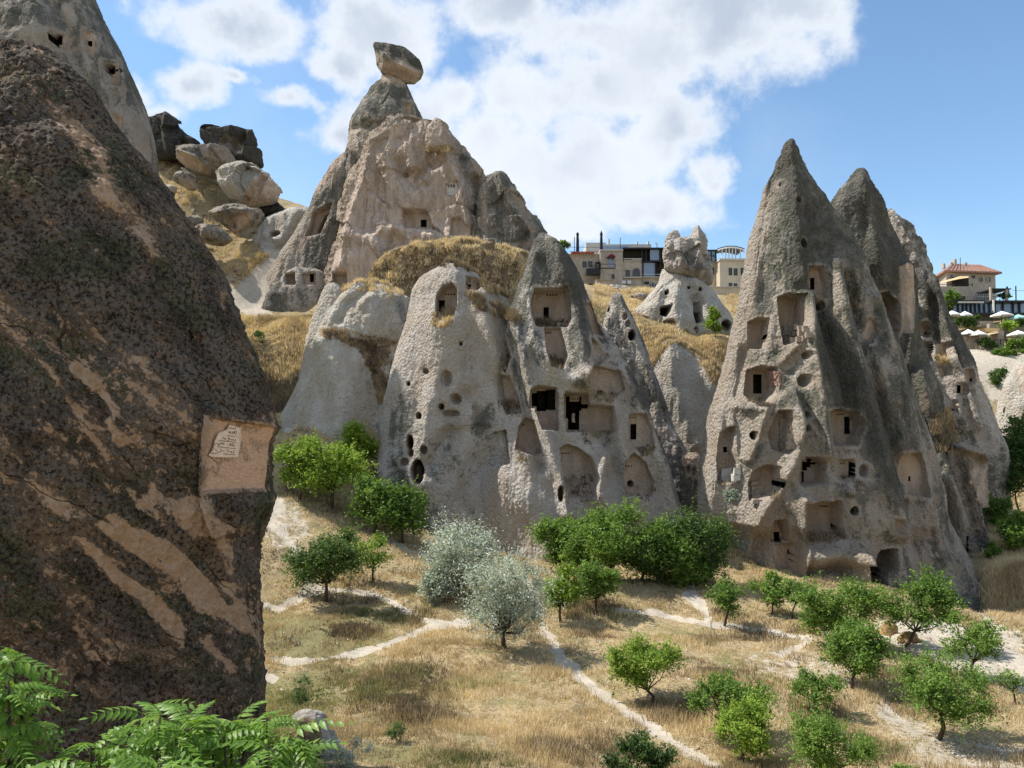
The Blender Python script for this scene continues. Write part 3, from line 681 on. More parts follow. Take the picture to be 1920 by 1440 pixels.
# slanted lean-to spur on the right flank and small cones behind
o, kB2 = rock('rock_spur', 'narrow dark rock spur leaning against the right flank of the central cone', [(755,1222,1236),(789,1212,1252),(815,1208,1270),(847,1204,1289),(900,1200,1312),(1000,1190,1340)], 83, 'tuff', li=0.55, cat='rock cone')
o, kM1 = rock('rock_cone', 'small pointed grey rock cone pierced by pale round holes, right of the central cone', [(550,1150,1160),(556,1147,1165),(575,1141,1175),(600,1132,1190),(647,1124,1210),(690,1118,1224),(800,1100,1262),(870,1090,1290)], 90, 'tuff', ry=0.8, li=0.5, cat='rock cone',
 niches=[dict(p=(1183,630,4.5,8),d=1.0,s=0.95),dict(p=(1170,596,2.8,5),d=0.3,f=0.0),dict(p=(1175,609,2.8,5),d=0.3,f=0.0),dict(p=(1141,578,3.5,5),d=0.3,f=0.8)],
 feats=[([(1160,560),(1190,640),(1240,760)],10,0.8),([(1135,600),(1125,680)],8,0.4)])
o, kM2 = rock('rock_cone', 'smooth pale grey rock cone under a cap of dry grass', [(636,1238,1262),(648,1226,1290),(670,1214,1315),(700,1206,1345),(740,1200,1360),(800,1215,1370),(880,1230,1380),(960,1230,1380)], 97, 'pale', ry=0.6, li=0.15, cat='rock cone', na=(0.8,0.3,0.03),
 feats=[([(1250,650),(1270,740),(1300,830)],30,1.0),([(1330,660),(1340,800)],25,1.0)], paints=[('o#',[(1200,600),(1400,600),(1400,690),(1365,700),(1345,720),(1325,690),(1285,655),(1262,640),(1240,665),(1215,690)],6,1.0)])
o, kM5 = rock('rock_outcrop', 'low brown rock outcrop pitted with hollows between the two big cones', [(848,1276,1306),(858,1264,1316),(880,1260,1322),(920,1262,1326),(975,1268,1330),(1020,1268,1335)], 82, 'crag', ry=0.7, li=0.2, cat='rock outcrop',
 niches=[dict(p=(x,y,rw,rh),d=0.35,s=0.25,f=0.5,c=0.5) for x,y,rw,rh in [(1279,885,4,9),(1291,880,3,6),(1302,884,3,8),(1282,912,5,12),(1294,905,3,8),(1305,915,3,14),(1287,935,4,10),(1298,940,3,8)]],paints=[('f#',[(1262,850),(1320,850),(1320,980),(1262,980)],5,0.5)])
# pale cones on the left
o, kL1 = rock('rock_cone', 'broad pale cone with grassy shoulder, just right of the dark foreground rock', [(612,602,628),(622,600,648),(640,594,690),(680,578,716),(721,558,730),(777,530,742),(815,514,750),(862,500,755),(940,480,760),(1010,470,760)], 88, 'pale', ry=0.66, li=0.25, cat='rock cone', na=(1.0,0.25,0.05),
 feats=[([(615,640),(640,720),(640,800)],26,0.9),([(690,700),(700,780),(690,860)],20,-0.8),([(730,720),(725,860)],18,0.7),([(600,640),(560,760),(530,850)],16,0.5)],
 paints=[('o#',[(600,618),(650,612),(760,630),(750,700),(735,745),(715,760),(695,700),(675,655),(640,640),(608,634)],5,1.0),('l',[(705,800),(712,870)],22,0.5),('l',[(560,760),(520,840)],14,0.3),('l',[(690,720),(700,760)],12,0.3)])
o, kL2 = rock('rock_dome', 'domed pale rock with a layered base below the grass cap', [(527,676,700),(534,664,724),(545,648,742),(562,630,772),(590,608,780),(612,596,782),(640,590,780),(660,616,760),(700,620,760),(760,640,760)], 89.5, 'pale', ry=0.6, li=0.25, cat='rock dome', na=(0.6,0.35,0.10),
 feats=[([(636,600),(650,570),(690,540)],8,-0.5),([(650,650),(760,640)],14,-0.5)],paints=[('l',[(740,560),(760,600)],12,0.5),('f',[(660,645),(740,650)],12,0.4)])
o, kL3 = rock('rock_cone', 'small blunt pale cone left of the domed rock', [(531,617,630),(536,611,636),(550,604,648),(570,596,660),(600,586,668),(640,574,680),(720,560,690)], 90, 'pale', ry=0.8, li=0.35, cat='rock cone')
o, kL4 = rock('rock_dome', 'low rounded pale dome with two small cave mouths above the dry terrace', [(503,552,590),(508,540,604),(520,528,612),(552,500,618),(580,490,620),(610,486,622),(660,480,630)], 107, 'tuff', ry=0.45, li=0.5, cat='rock dome',
 niches=[dict(p=[(533,514),(551,512),(552,532),(536,532)],d=0.4,s=0.55),dict(p=[(566,514),(590,513),(590,532),(568,532)],d=0.4,h=[(581,514,589,529)])])

# ------------------------------------------------------------------ chimney with the balanced boulder
tE = empty('rock_formation', tuple(at(800,620,108)), 'large craggy rock formation with the stone balanced above it', 'rock formation')
PT = tE
o, kP1 = rock('summit_cone', None, [(137,718,741),(144,716,750),(152,715,759),(158,704,762),(170,693,768),(185,686,774),(213,667,787),(232,658,794),(250,655,803),(272,655,806),(300,644,790),(340,640,772),(400,650,765),(460,660,760)], 113, 'greyrock', ry=0.85, li=0.55, parent=PT, cell=1.6,
 fac=[(3.0,0.10)],
 niches=[dict(p=[(758,192),(771,195),(773,213),(760,210)],d=0.3,g=[(761,766,197,2,1.3)])],
 paints=[('f',[(725,146),(755,152)],7,0.7),('l',[(725,146),(755,152)],9,-0.6),('f',[(660,245),(710,235),(740,240)],7,0.5),('l',[(660,262),(700,262)],10,-0.35),('f',[(668,280),(680,290)],8,0.6)],
 feats=[([(655,240),(720,230),(760,215)],8,-0.4),([(680,180),(690,220)],9,0.3)])
SURF['P1'] = SURF.pop(kP1)
crag_feats = [([(700,262),(720,250),(745,235),(770,232)],10,0.25,'tent'),([(690,300),(685,340),(668,380),(655,420),(640,500)],14,0.8,'tent'),
 ([(700,300),(715,350),(725,420),(760,470)],9,-0.5),([(745,300),(770,340),(800,310),(830,300)],10,-0.8),([(820,225),(808,260),(805,300)],8,-0.9),([(835,260),(840,300),(860,340),(875,420)],14,0.9,'tent'),
 ([(890,330),(905,400),(905,480)],8,-1.2),([(770,320),(780,350),(800,345)],6,-0.4),([(700,310),(720,290),(740,250)],10,0.3,'tent'),([(720,430),(780,440),(850,450)],14,0.8),([(640,440),(700,450),(730,500)],12,0.5)]
o, kP2 = rock('craggy_face', None, [(213,738,752),(218,730,775),(224,722,790),(232,720,836),(245,708,840),(263,697,853),(280,686,866),(291,680,876),(316,667,896),(330,660,904),(350,652,914),(400,642,930),(440,632,950),(500,612,985),(560,600,1005),(640,585,1020)], 109, 'crag', ry=0.42, pw=3.2, li=0.28, parent=PT, cell=1.8, na=(1.0,0.6,0.18), ns=1.0,
 feats=crag_feats, edge=2.5, fac=[(5.5,0.16),(2.0,0.13)],
 niches=[dict(p=[(755,391),(799,394),(807,413),(805,429),(761,429),(755,413)],d=0.7,h=[(789,412,800,426)]),dict(p=[(722,386),(752,388),(756,420),(740,424),(722,410)],d=0.1,c=0.4),
  dict(p=[(836,345),(858,343),(860,362),(852,366),(836,364)],d=0.15,f=0.0,g=[(841,851,348,3,2.4)]),dict(p=[(848,410),(862,408),(870,420),(868,444),(846,444)],d=0.2,c=0.3),
  dict(p=[(890,384),(902,384),(902,402),(890,402)],d=0.2,h=[(893,385,899,400)]),dict(p=[(624,512),(648,512),(649,538),(626,540)],d=0.8,f=1.0),dict(p=[(628,470),(690,460),(720,500),(690,540),(640,545),(620,520)],d=-0.2,q=50,f=1.0,c=0.0)],
 paints=[('f#',[(655,330),(690,300),(740,235),(800,228),(850,300),(905,400),(905,470),(760,470),(640,500),(640,420)],16,0.72),('l#',[(655,330),(690,300),(740,235),(800,228),(850,300),(905,400),(905,470),(760,470),(640,500),(640,420)],16,-0.30),('f#',[(720,330),(745,320),(800,318),(850,320),(880,360),(905,420),(905,460),(760,460),(720,430),(700,400)],14,0.9),('f#',[(735,240),(790,228),(790,270),(760,300),(730,270)],8,0.75),('f#',[(650,360),(700,350),(720,400),(700,450),(650,440)],10,0.6),
  ('f#',[(825,250),(845,250),(850,275),(825,280)],5,0.6),('l',[(700,340),(730,420),(720,470)],12,0.35),('l',[(790,280),(760,310),(830,300)],16,0.35),('l',[(870,300),(880,370)],14,0.55),('l',[(690,480),(720,520)],20,0.6),('l',[(760,440),(850,460)],10,0.4),('l',[(752,258),(760,268)],9,0.5)])
SURF['P2'] = SURF.pop(kP2)
o, kP3 = rock('lichen_flank', None, [(286,643,672),(300,628,676),(320,615,678),(348,596,680),(388,582,686),(430,556,690),(480,524,690),(520,500,690),(600,478,690),(680,460,690)], 112, 'greyrock', ry=0.5, li=0.55, parent=PT, na=(0.8,0.25,0.08),
 niches=[dict(p=[(588,399),(620,380),(616,398),(599,436),(574,441),(584,420)],d=0.7,s=0.2,f=0.9),dict(p=[(604,400),(616,392),(600,434),(590,430)],d=1.6,s=0.4)],
 paints=[('f',[(640,295),(615,330),(598,350)],10,0.7),('l',[(640,295),(615,330),(598,350)],12,-0.5),('l#',[(440,500),(560,400),(590,400),(560,500),(500,620),(440,640)],10,-0.6)])
SURF['P3'] = SURF.pop(kP3)
o, kP4 = rock('lobed_flank', None, [(322,928,942),(326,922,948),(335,906,953),(354,900,964),(388,897,992),(413,895,1011),(438,893,1025),(480,885,1042),(540,875,1060),(620,860,1080)], 104, 'crag', ry=0.55, li=0.7, parent=PT, na=(0.8,0.5,0.12), fac=[(4.0,0.16),(1.8,0.12)],
 feats=[([(935,330),(950,380),(990,430),(1010,480)],10,0.8,'tent'),([(990,440),(975,470)],5,-0.5)],paints=[('f',[(905,345),(908,400),(912,450)],7,0.8),('f',[(950,470),(990,455),(1010,460)],12,0.7),('l',[(960,360),(1000,430)],10,-0.3)])
SURF['P4'] = SURF.pop(kP4)
o, kP5 = rock('crest_boulder', None, rows_from_poly([(817,221),(828,223),(836,235),(840,248),(846,262),(852,272),(848,282),(805,285),(798,262),(802,238)],14), 105, 'crag', ry=0.7, li=0.2, parent=PT, na=(0.3,0.3,0.1), fac=[(1.6,0.2)], paints=[('f#',[(805,235),(838,235),(842,285),(800,285)],5,0.6)])
SURF['P5'] = SURF.pop(kP5)
o, k = rock('balanced_boulder', 'great tilted boulder balanced on the neck of the tall craggy formation', rows_from_poly([(700,86),(703,82),(711,80.5),(730,83),(761,93),(778,106),(789,116),(794,132),(789,148),(777,158),(761,157),(746,147),(730,142),(718,139),(711,130),(706,121),(705,104)],40), 112, 'boulder', cell=1.2, ry=0.55, pw=2.6, li=0.45, cat='boulder', na=(0.3,0.25,0.08), smooth_rows=1,
 feats=[([(702,90),(735,118),(780,140)],14,0.5,'tent'),([(720,110),(718,138)],8,0.4,'tent')],
 paints=[('f#',[(706,110),(725,115),(760,120),(790,135),(785,155),(740,150),(710,130)],7,0.75),('l',[(705,86),(730,88),(765,98),(790,120)],11,0.8)])
# grassy knoll joining the formations
o, kG = rock('grassy_knoll', 'dry grass covered knoll above the smooth pale cone', [(452,820,885),(458,775,930),(466,745,970),(478,720,995),(500,700,1003),(525,690,1008),(560,695,1010),(620,705,1010),(720,720,1010)], 95, 'tuff', ry=0.4, soil=0.8, cat='knoll', na=(1.8,0.9,0.2))

# ------------------------------------------------------------------ far-left cone and near rock
o, kF = rock('rock_cone', 'tall dark grey cone with square windows rising behind the foreground rock', [(-220,60,100),(-120,30,125),(-60,0,150),(0,-50,177),(27,-70,187),(73,-100,213),(133,-130,240),(187,-150,260),(247,-165,277),(300,-175,284),(420,-190,300),(700,-210,330)], 88, 'greyrock', cell=2.2, ry=0.8, li=0.55, cat='rock cone', na=(0.6,0.3,0.07),
 niches=[dict(p=[(96,62),(118,63),(118,88),(98,86)],d=0.25,h=[(97,66,117,84)]),dict(p=[(159,60),(184,70),(180,108),(170,110),(160,92)],d=0.15,h=[(165,77,173,87)]),dict(p=[(196,119),(222,118),(226,160),(198,158)],d=0.2,f=0.5,h=[(200,123,216,139),(217,130,222,134)]),
  dict(p=[(208,215),(228,212),(232,235),(222,245),(210,232)],d=0.2,c=0.4),dict(p=[(208,170),(231,170),(224,188),(213,196)],d=0.1,f=0.1)],
 feats=[([(95,0),(125,70),(150,130),(180,190)],12,-0.5),([(60,0),(80,60)],20,0.4),([(150,0),(180,80),(215,170)],14,0.4)],paints=[('l',[(120,20),(135,35)],10,-0.6),('f',[(125,15),(135,30)],8,0.6),('l',[(50,60),(90,70)],12,-0.5),('l',[(215,200),(255,230),(270,290)],14,-0.35),('f',[(265,280),(280,310)],8,0.4)])
N_rows = [(76,20,44),(79,0,56),(84,-20,76),(90,-40,92),(120,-90,127),(173,-150,180),(220,-200,209),(260,-240,233),(313,-270,283),(350,-290,310),(410,-320,352),(480,-350,400),(557,-370,430),(623,-390,460),(680,-400,484),(707,-410,499),(763,-420,511),(790,-425,520),(803,-428,521),(812,-430,516),(827,-430,510),(910,-440,500),(925,-440,505),(940,-440,509),(965,-440,501),(1000,-440,488),(1027,-440,481),(1127,-440,475),(1230,-440,480),(1327,-440,484),(1500,-440,492),(1700,-440,500)]
oN, kN = rock('foreground_rock', 'huge dark lichen-crusted rock with a carved panel, filling the left foreground', N_rows, 24, 'near', cell=2.4, ry=0.62, cat='rock', na=(0.45,0.20,0.075), ns=1.9, li=0.5, edge=4,
 feats=[([(396,770),(392,850),(388,930),(410,1000)],10,0.35),([(300,560),(360,640),(400,780)],14,-0.12),([(430,930),(470,1000),(478,1100)],16,0.2)],
 niches=[dict(p=[(402,786),(440,792),(516,802),(540,815),(520,905),(505,916),(389,919),(392,850)],plane=(0.5,0.15),f=1.0),
   dict(p=(350,628,4,9),d=0.5,s=0.9,f=0.3),dict(p=(371,632,5,8),d=0.2,f=0.8,c=0.5)],
 paints=[('l#',[(-100,80),(60,80),(230,260),(400,480),(500,770),(380,780),(200,640),(-100,480)],30,0.13),('l',[(60,170),(30,240)],20,-0.18),('l',[(120,230),(170,300),(190,360)],26,-0.27),('l',[(190,280),(200,330)],14,-0.15),('l',[(200,360),(260,420),(290,480)],18,-0.18),('l',[(60,380),(140,470)],18,-0.18),
  ('l',[(140,690),(160,705),(178,720)],9,-0.72),('l',[(195,740),(218,770),(205,790),(220,820)],6,-0.60),('l',[(250,670),(272,678)],10,-0.30),
  ('l#',[(255,950),(285,905),(310,930),(400,935),(405,1000),(360,1010),(300,985)],9,-0.38),
  ('l#',[(180,985),(205,962),(260,990),(310,1010),(360,1050),(420,1090),(470,1150),(472,1190),(420,1160),(370,1145),(330,1085),(250,1040)],10,-0.55),
  ('l#',[(140,1005),(160,1008),(220,1065),(290,1115),(340,1165),(355,1180),(340,1210),(280,1150),(200,1080)],8,-0.46),('l',[(375,1190),(430,1250)],10,-0.24),
  ('l',[(400,930),(420,1020),(440,1100)],16,-0.30),('l',[(320,975),(370,1050),(430,1130)],9,0.54),('l',[(400,520),(420,580)],14,-0.24),('l',[(440,820),(500,810)],5,-0.54),('l',[(60,1280),(100,1320)],30,0.18),('l',[(0,600),(100,700),(200,860)],8,-0.21),('l',[(60,500),(200,640)],7,-0.24),('l',[(60,900),(120,960)],14,-0.24),('l#',[(395,925),(505,922),(500,965),(440,990),(400,960)],5,0.42),
  ('l',[(20,85),(60,90),(110,130)],8,-0.12)])

# ------------------------------------------------------------------ right-hand cones
R1_rows = [(266,1474,1484),(271,1469,1490),(282,1465,1498),(290,1463,1500),(300,1457,1503),(312,1453,1508),(320,1452,1511),(340,1440,1521),(352,1433,1529),(380,1424,1548),(400,1418,1560),(430,1409,1580),(460,1402,1598),(500,1396,1615),(560,1384,1645),(620,1371,1668),(680,1360,1690),(730,1345,1705),(770,1330,1716),(830,1321,1730),(880,1314,1742),(930,1310,1755),(970,1314,1768),(985,1345,1775),(1000,1368,1782),(1060,1370,1805),(1100,1366,1825),(1160,1350,1860),(1230,1330,1900)]
oR1, kR1 = rock('rock_cone', 'tallest pointed rock cone on the right with rows of carved cave rooms', R1_rows, 72, 'greyrock', cell=1.8, ry=0.68, li=0.46, cat='rock cone', na=(1.0,0.33,0.075),
 li_y=[(270,0.25),(450,0.14),(700,0.04),(900,0.0),(1100,-0.05)],
 feats=[([(1478,270),(1490,400),(1500,520)],14,0.5),([(1520,400),(1545,480),(1560,560)],12,-0.5),([(1450,330),(1440,450),(1430,560)],12,-0.35),
  ([(1513,560),(1516,640),(1535,760),(1545,850)],13,0.9),([(1540,575),(1560,640),(1590,720),(1600,770)],10,-0.8),([(1562,500),(1585,620),(1620,740),(1655,880),(1690,1000)],14,0.9),([(1590,520),(1625,640),(1665,780),(1700,900)],9,-0.8),
  ([(1400,470),(1375,600),(1350,730),(1330,860),(1325,960)],15,0.8),([(1395,660),(1385,760),(1395,860),(1385,940)],10,-0.5),([(1495,645),(1460,680)],8,0.4),
  ([(1480,740),(1500,800),(1480,870),(1440,930),(1400,1000),(1385,1080)],13,0.9),([(1380,760),(1430,770),(1400,860)],10,0.7),([(1550,900),(1558,960),(1500,930)],8,0.4),([(1500,940),(1500,1020),(1495,1090)],8,0.8),
  ([(1590,920),(1600,1000),(1610,1050)],14,0.4),([(1520,1040),(1560,1030),(1610,1050),(1600,1110)],24,1.4),([(1700,950),(1720,1040),(1740,1120)],12,-0.4),([(1640,560),(1680,680),(1720,860),(1760,1040)],10,0.5)],
 paints=[('l',[(1440,360),(1415,450),(1395,560),(1370,700),(1335,860),(1330,960)],24,-0.32),('l',[(1495,650),(1475,680)],9,-0.9),('l',[(1440,760),(1410,790),(1400,830),(1385,870)],10,-0.8),('l',[(1500,860),(1450,930),(1410,990),(1390,1060)],13,-0.8),('l',[(1530,925),(1550,900)],8,-0.9),
  ('l#',[(1505,1060),(1530,1030),(1580,1045),(1612,1050),(1612,1120),(1500,1120)],6,-1.1),('l',[(1345,930),(1375,960)],15,-0.8),('l',[(1470,290),(1490,400),(1510,560)],16,0.3),('l',[(1550,640),(1620,760),(1660,900)],30,0.35),('l',[(1420,450),(1380,620)],14,-0.15),('l',[(1380,1000),(1440,1090)],25,-0.35),('l',[(1640,880),(1650,960),(1700,1000)],18,-0.2),('l',[(1560,660),(1580,800)],14,0.3)],
 niches=[dict(p=[(1518,500),(1546,499),(1557,523),(1560,555),(1541,555),(1528,547),(1518,522)],d=0.6,h=[(1519,521,1527,543)],g=[(1518,1530,506,3,1.5)]),dict(p=(1544,570,5,6),d=0.8,s=0.9),
  dict(p=[(1459,559),(1480,550),(1508,554),(1514,600),(1509,630),(1493,640),(1471,645),(1464,607)],d=1.1),
  dict(p=[(1403,605),(1423,597),(1443,598),(1443,633),(1433,652),(1404,652)],d=0.6,h=[(1431,627,1440,636)],g=[(1424,1439,602,4,1.6)]),
  dict(p=(1504,458,6,7),d=0.4,f=0.3),dict(p=(1494,377,4,4),d=0.3,f=0.3),dict(p=(1510,667,7,6),d=0.4,f=0.3),dict(p=(1465,345,3,3),d=0.2,f=0.3),
  dict(p=[(1403,695),(1427,687),(1456,691),(1463,713),(1462,737),(1450,753),(1414,755),(1398,738)],d=1.0,h=[(1412,702,1428,738,'alcove')],g=[(1447,1456,691,3,1.3)]),
  dict(p=(1508,714,12,11),d=0.6,f=0.3,c=0.5),dict(p=[(1461,772),(1480,771),(1489,787),(1489,840),(1477,851),(1448,840),(1441,813)],d=0.7,g=[(1464,1471,774,3,1.4)]),dict(p=(1411,817,5,7),d=0.9,s=1.0),
  dict(p=[(1554,775),(1570,769),(1608,773),(1618,797),(1609,834),(1564,834),(1558,807)],d=0.9,h=[(1583,781,1593,813)],g=[(1569,1581,777,4,1.7)]),
  dict(p=(1511,778,7,5),d=0.4,f=0.3),dict(p=(1510,803,8,6),d=0.4,f=0.3),
  dict(p=[(1346,815),(1367,802),(1385,801),(1380,847),(1390,868),(1387,903),(1346,905),(1341,860)],d=0.5,f=0.6,h=[(1356,838,1363,848),(1374,893,1379,902)],g=[(1375,1385,803,4,1.3),(1374,1382,881,3,1.3)]),
  dict(p=[(1414,885),(1437,873),(1461,876),(1461,917),(1453,929),(1424,937),(1406,938),(1406,907)],d=0.6,h=[(1457,902,1462,911)],g=[(1450,1459,886,3,1.4)]),
  dict(p=[(1503,874),(1514,861),(1533,858),(1547,870),(1549,906),(1508,911),(1503,897)],d=0.8,f=0.8,h=[(1504,866,1513,882,'broken_doorway'),(1513,860,1520,876,'broken_doorway'),(1520,867,1534,871,'broken_doorway'),(1503,884,1507,904,'broken_doorway')],g=[(1521,1532,863,4,1.7)]),
  dict(p=[(1573,864),(1600,862),(1601,897),(1590,902),(1574,899)],d=0.4,h=[(1591,866,1600,882),(1593,882,1600,894)],g=[(1576,1582,869,3,1.3)]),dict(p=(1621,883,8,11),d=0.5,f=0.2,c=0.4),
  dict(p=[(1508,949),(1533,943),(1576,941),(1579,1005),(1553,999),(1511,1001)],d=0.7,h=[(1557,981,1566,992)],g=[(1538,1551,949,4,1.9)]),dict(p=(1599,957,7.5,7),d=1.2,s=1.0),
  dict(p=[(1454,978),(1476,976),(1476,1012),(1448,1010)],d=0.3,h=[(1450,997,1462,1015)],g=[(1459,1473,981,4,1.7),(1471,1475,1010,2,1.2)]),
  dict(p=[(1448,1022),(1488,1020),(1488,1078),(1460,1075),(1450,1040)],d=0.3,q=60,h=[(1476,1030,1487,1040),(1480,1040,1487,1055)]),
  dict(p=[(1613,1065),(1633,1053),(1653,1033),(1682,1031),(1685,1070),(1663,1087),(1663,1113),(1621,1107)],d=1.3,f=0.4,s=0.15,h=[(1632,1062,1648,1081,'window_opening')]),
  dict(p=[(1630,597),(1638,600),(1643,620),(1637,640),(1626,627)],d=0.2,c=0.3),dict(p=[(1672,973),(1684,973),(1685,1000),(1676,995)],d=0.3,c=0.3),
  dict(p=[(1698,855),(1719,849),(1731,880),(1736,931),(1704,925),(1697,887)],d=0.5,q=60,h=[(1703,893,1707,902)])])
R2_rows = [(319,1604,1616),(325,1599,1624),(340,1588,1632),(355,1575,1638),(375,1565,1648),(400,1560,1660),(420,1560,1668),(470,1560,1692),(505,1560,1708),(530,1560,1712),(560,1562,1708),(610,1575,1712),(680,1590,1740),(760,1600,1765),(860,1620,1795),(950,1640,1825),(1000,1650,1845),(1060,1660,1860),(1150,1680,1882),(1230,1680,1900)]
oR2, kR2 = rock('rock_cone', 'second pointed dark cone on the right with a big tan cave high on its side', R2_rows, 79, 'greyrock', cell=2.0, ry=0.72, li=0.62, cat='rock cone', na=(0.9,0.33,0.08),
 li_y=[(320,0.2),(600,0.05),(900,-0.1)],
 feats=[([(1612,325),(1630,420),(1650,520)],12,0.5),([(1700,500),(1708,600),(1700,680)],9,0.5),([(1720,700),(1760,860),(1800,1000),(1840,1100)],12,0.7),([(1690,700),(1740,880),(1790,1060)],10,-0.7),([(1760,900),(1800,980)],16,0.4)],
 paints=[('f#',[(1686,500),(1700,496),(1711,505),(1706,560),(1706,600),(1700,625),(1690,622),(1692,560)],4,1.0),('l#',[(1686,500),(1711,500),(1706,625),(1690,622)],6,-0.7),('l',[(1580,350),(1570,420)],10,-0.3),('f',[(1725,740),(1728,770)],7,0.4),('l',[(1760,900),(1790,960),(1790,1010)],12,-0.6),('l',[(1790,1040),(1850,1120)],18,-0.35),('f',[(1673,650),(1678,664)],8,1.0),('f',[(1668,700),(1675,740)],6,0.8)],
 niches=[dict(p=[(1648,552),(1663,549),(1686,568),(1688,607),(1683,626),(1658,620),(1644,590)],d=1.2,f=1.0,h=[(1637,570,1648,588,'cave_opening'),(1646,562,1659,588,'cave_opening')]),
  dict(p=[(1661,628),(1681,628),(1681,645),(1664,645)],d=0.5,s=0.75),dict(p=[(1771,1009),(1780,1010),(1780,1046),(1771,1042)],d=0.4,h=[(1771,1010,1779,1045)]),
  dict(p=[(1817,989),(1827,979),(1838,993),(1844,1040),(1819,1041)],d=0.35,f=0.9,h=[(1812,1005,1816,1035)]),dict(p=[(1811,1112),(1820,1112),(1826,1140),(1812,1138)],d=0.3,h=[(1812,1113,1819,1136)])])
o, kR3 = rock('rock_cone', 'pale ragged rock tooth behind the second pointed cone', [(393,1666,1670),(400,1660,1678),(412,1655,1694),(418,1650,1705),(430,1648,1717),(450,1646,1720),(475,1644,1730),(500,1640,1739),(506,1640,1739),(520,1640,1734),(560,1640,1730)], 89, 'tuff', ry=0.7, li=0.5, cat='rock cone', na=(0.5,0.5,0.12), fac=[(2.6,0.2)], feats=[([(1668,398),(1700,460),(1715,500)],9,0.7,'tent')])
R4_rows = [(503,1716,1736),(508,1706,1744),(520,1700,1752),(540,1694,1761),(580,1690,1776),(620,1684,1790),(660,1680,1808),(690,1676,1820),(730,1672,1836),(760,1672,1849),(800,1672,1862),(835,1672,1874),(870,1672,1880),(950,1680,1885),(1050,1680,1890)]
oR4, kR4 = rock('rock_cone', 'grey fluted cone at the far right with round and arched cave openings', R4_rows, 85, 'tuff', cell=1.9, ry=0.66, li=0.62, cat='rock cone', na=(0.8,0.3,0.07), li_y=[(500,0.2),(640,0.05),(720,-0.2),(860,-0.1)],
 feats=[([(1722,515),(1735,580)],10,0.5),([(1745,530),(1765,620),(1800,720),(1830,800)],9,0.8),([(1742,560),(1760,640)],7,-0.6),([(1775,600),(1815,720),(1850,820)],8,-0.4),([(1700,640),(1712,680),(1740,720),(1750,800)],9,0.6),([(1785,720),(1800,800)],12,0.5),([(1705,560),(1700,640)],9,0.4)],
 paints=[('l',[(1705,660),(1740,700),(1755,780)],10,-0.6),('l',[(1830,760),(1860,830)],16,-0.5),('l',[(1700,640),(1710,600)],6,-0.3),('o',[(1770,860),(1780,800),(1745,775)],9,0.9)],
 niches=[dict(p=[(1707,552),(1719,551),(1721,565),(1713,577),(1708,572)],d=0.3,f=0.4,h=[(1709,556,1715,562),(1709,563,1715,569)]),dict(p=(1738,617,13,14),d=0.7,g=[(1733,1742,610,2,1.4)],h=[(1735,622,1739,629)]),dict(p=(1704,617,3.5,4.5),d=0.4,s=0.7),
  dict(p=[(1711,645),(1722,640),(1750,641),(1753,672),(1738,679),(1720,676),(1709,660)],d=0.6,h=[(1715,643,1720,661),(1743,645,1748,658)]),dict(p=[(1757,645),(1777,643),(1781,668),(1772,672),(1758,668)],d=0.3),dict(p=(1701,668,4,5),d=0.5,s=0.8),
  dict(p=[(1699,693),(1710,687),(1720,697),(1722,717),(1700,717)],d=0.3,g=[(1706,1712,692,3,1.2)]),dict(p=[(1760,687),(1771,687),(1776,702),(1766,706)],d=0.25,g=[(1762,1762,697,1,1.4)]),dict(p=[(1815,694),(1824,693),(1829,715),(1819,722)],d=0.25,g=[(1818,1820,700,2,1.3)],h=[(1818,709,1822,715)]),
  dict(p=[(1792,720),(1803,720),(1803,738),(1793,738)],d=0.3,h=[(1794,722,1801,737)],g=[(1794,1801,717,4,1.0)]),dict(p=[(1731,739),(1739,732),(1747,742),(1748,762),(1731,757)],d=0.25),dict(p=[(1782,752),(1788,752),(1788,770),(1782,770)],d=0.2,h=[(1783,766,1788,770)])])
oR5, kR5 = rock('rock_buttress', 'broken rock buttress with a fresh pinkish face at the right edge of the cones', [(828,1775,1800),(836,1765,1828),(848,1762,1843),(865,1765,1848),(900,1770,1847),(950,1775,1850),(985,1780,1851),(1030,1790,1860),(1100,1790,1876),(1150,1790,1886),(1220,1790,1895)], 76, 'crag', cell=2.0, ry=0.6, li=0.6, cat='rock buttress', na=(0.7,0.5,0.12), fac=[(4,0.2),(1.6,0.14)],
 feats=[([(1775,835),(1830,850),(1845,862)],8,0.8,'tent'),([(1800,860),(1825,940),(1850,1040)],8,0.6,'tent')],paints=[('f#',[(1815,885),(1848,868),(1850,985),(1840,985)],5,1.0),('l',[(1790,850),(1820,845)],8,-0.5)])
o, kR6 = rock('rock_cone', 'pale rock spur cut off by the right edge of the picture', [(665,1916,1940),(680,1908,1950),(700,1896,1970),(720,1884,1980),(760,1876,1990),(800,1874,2000),(860,1870,2010)], 112, 'pale', li=0.25, cat='rock cone', ry=0.8,paints=[('f',[(1912,690),(1918,740)],6,0.8)],niches=[dict(p=(1885,770,2,4),d=0.3,s=0.8)])
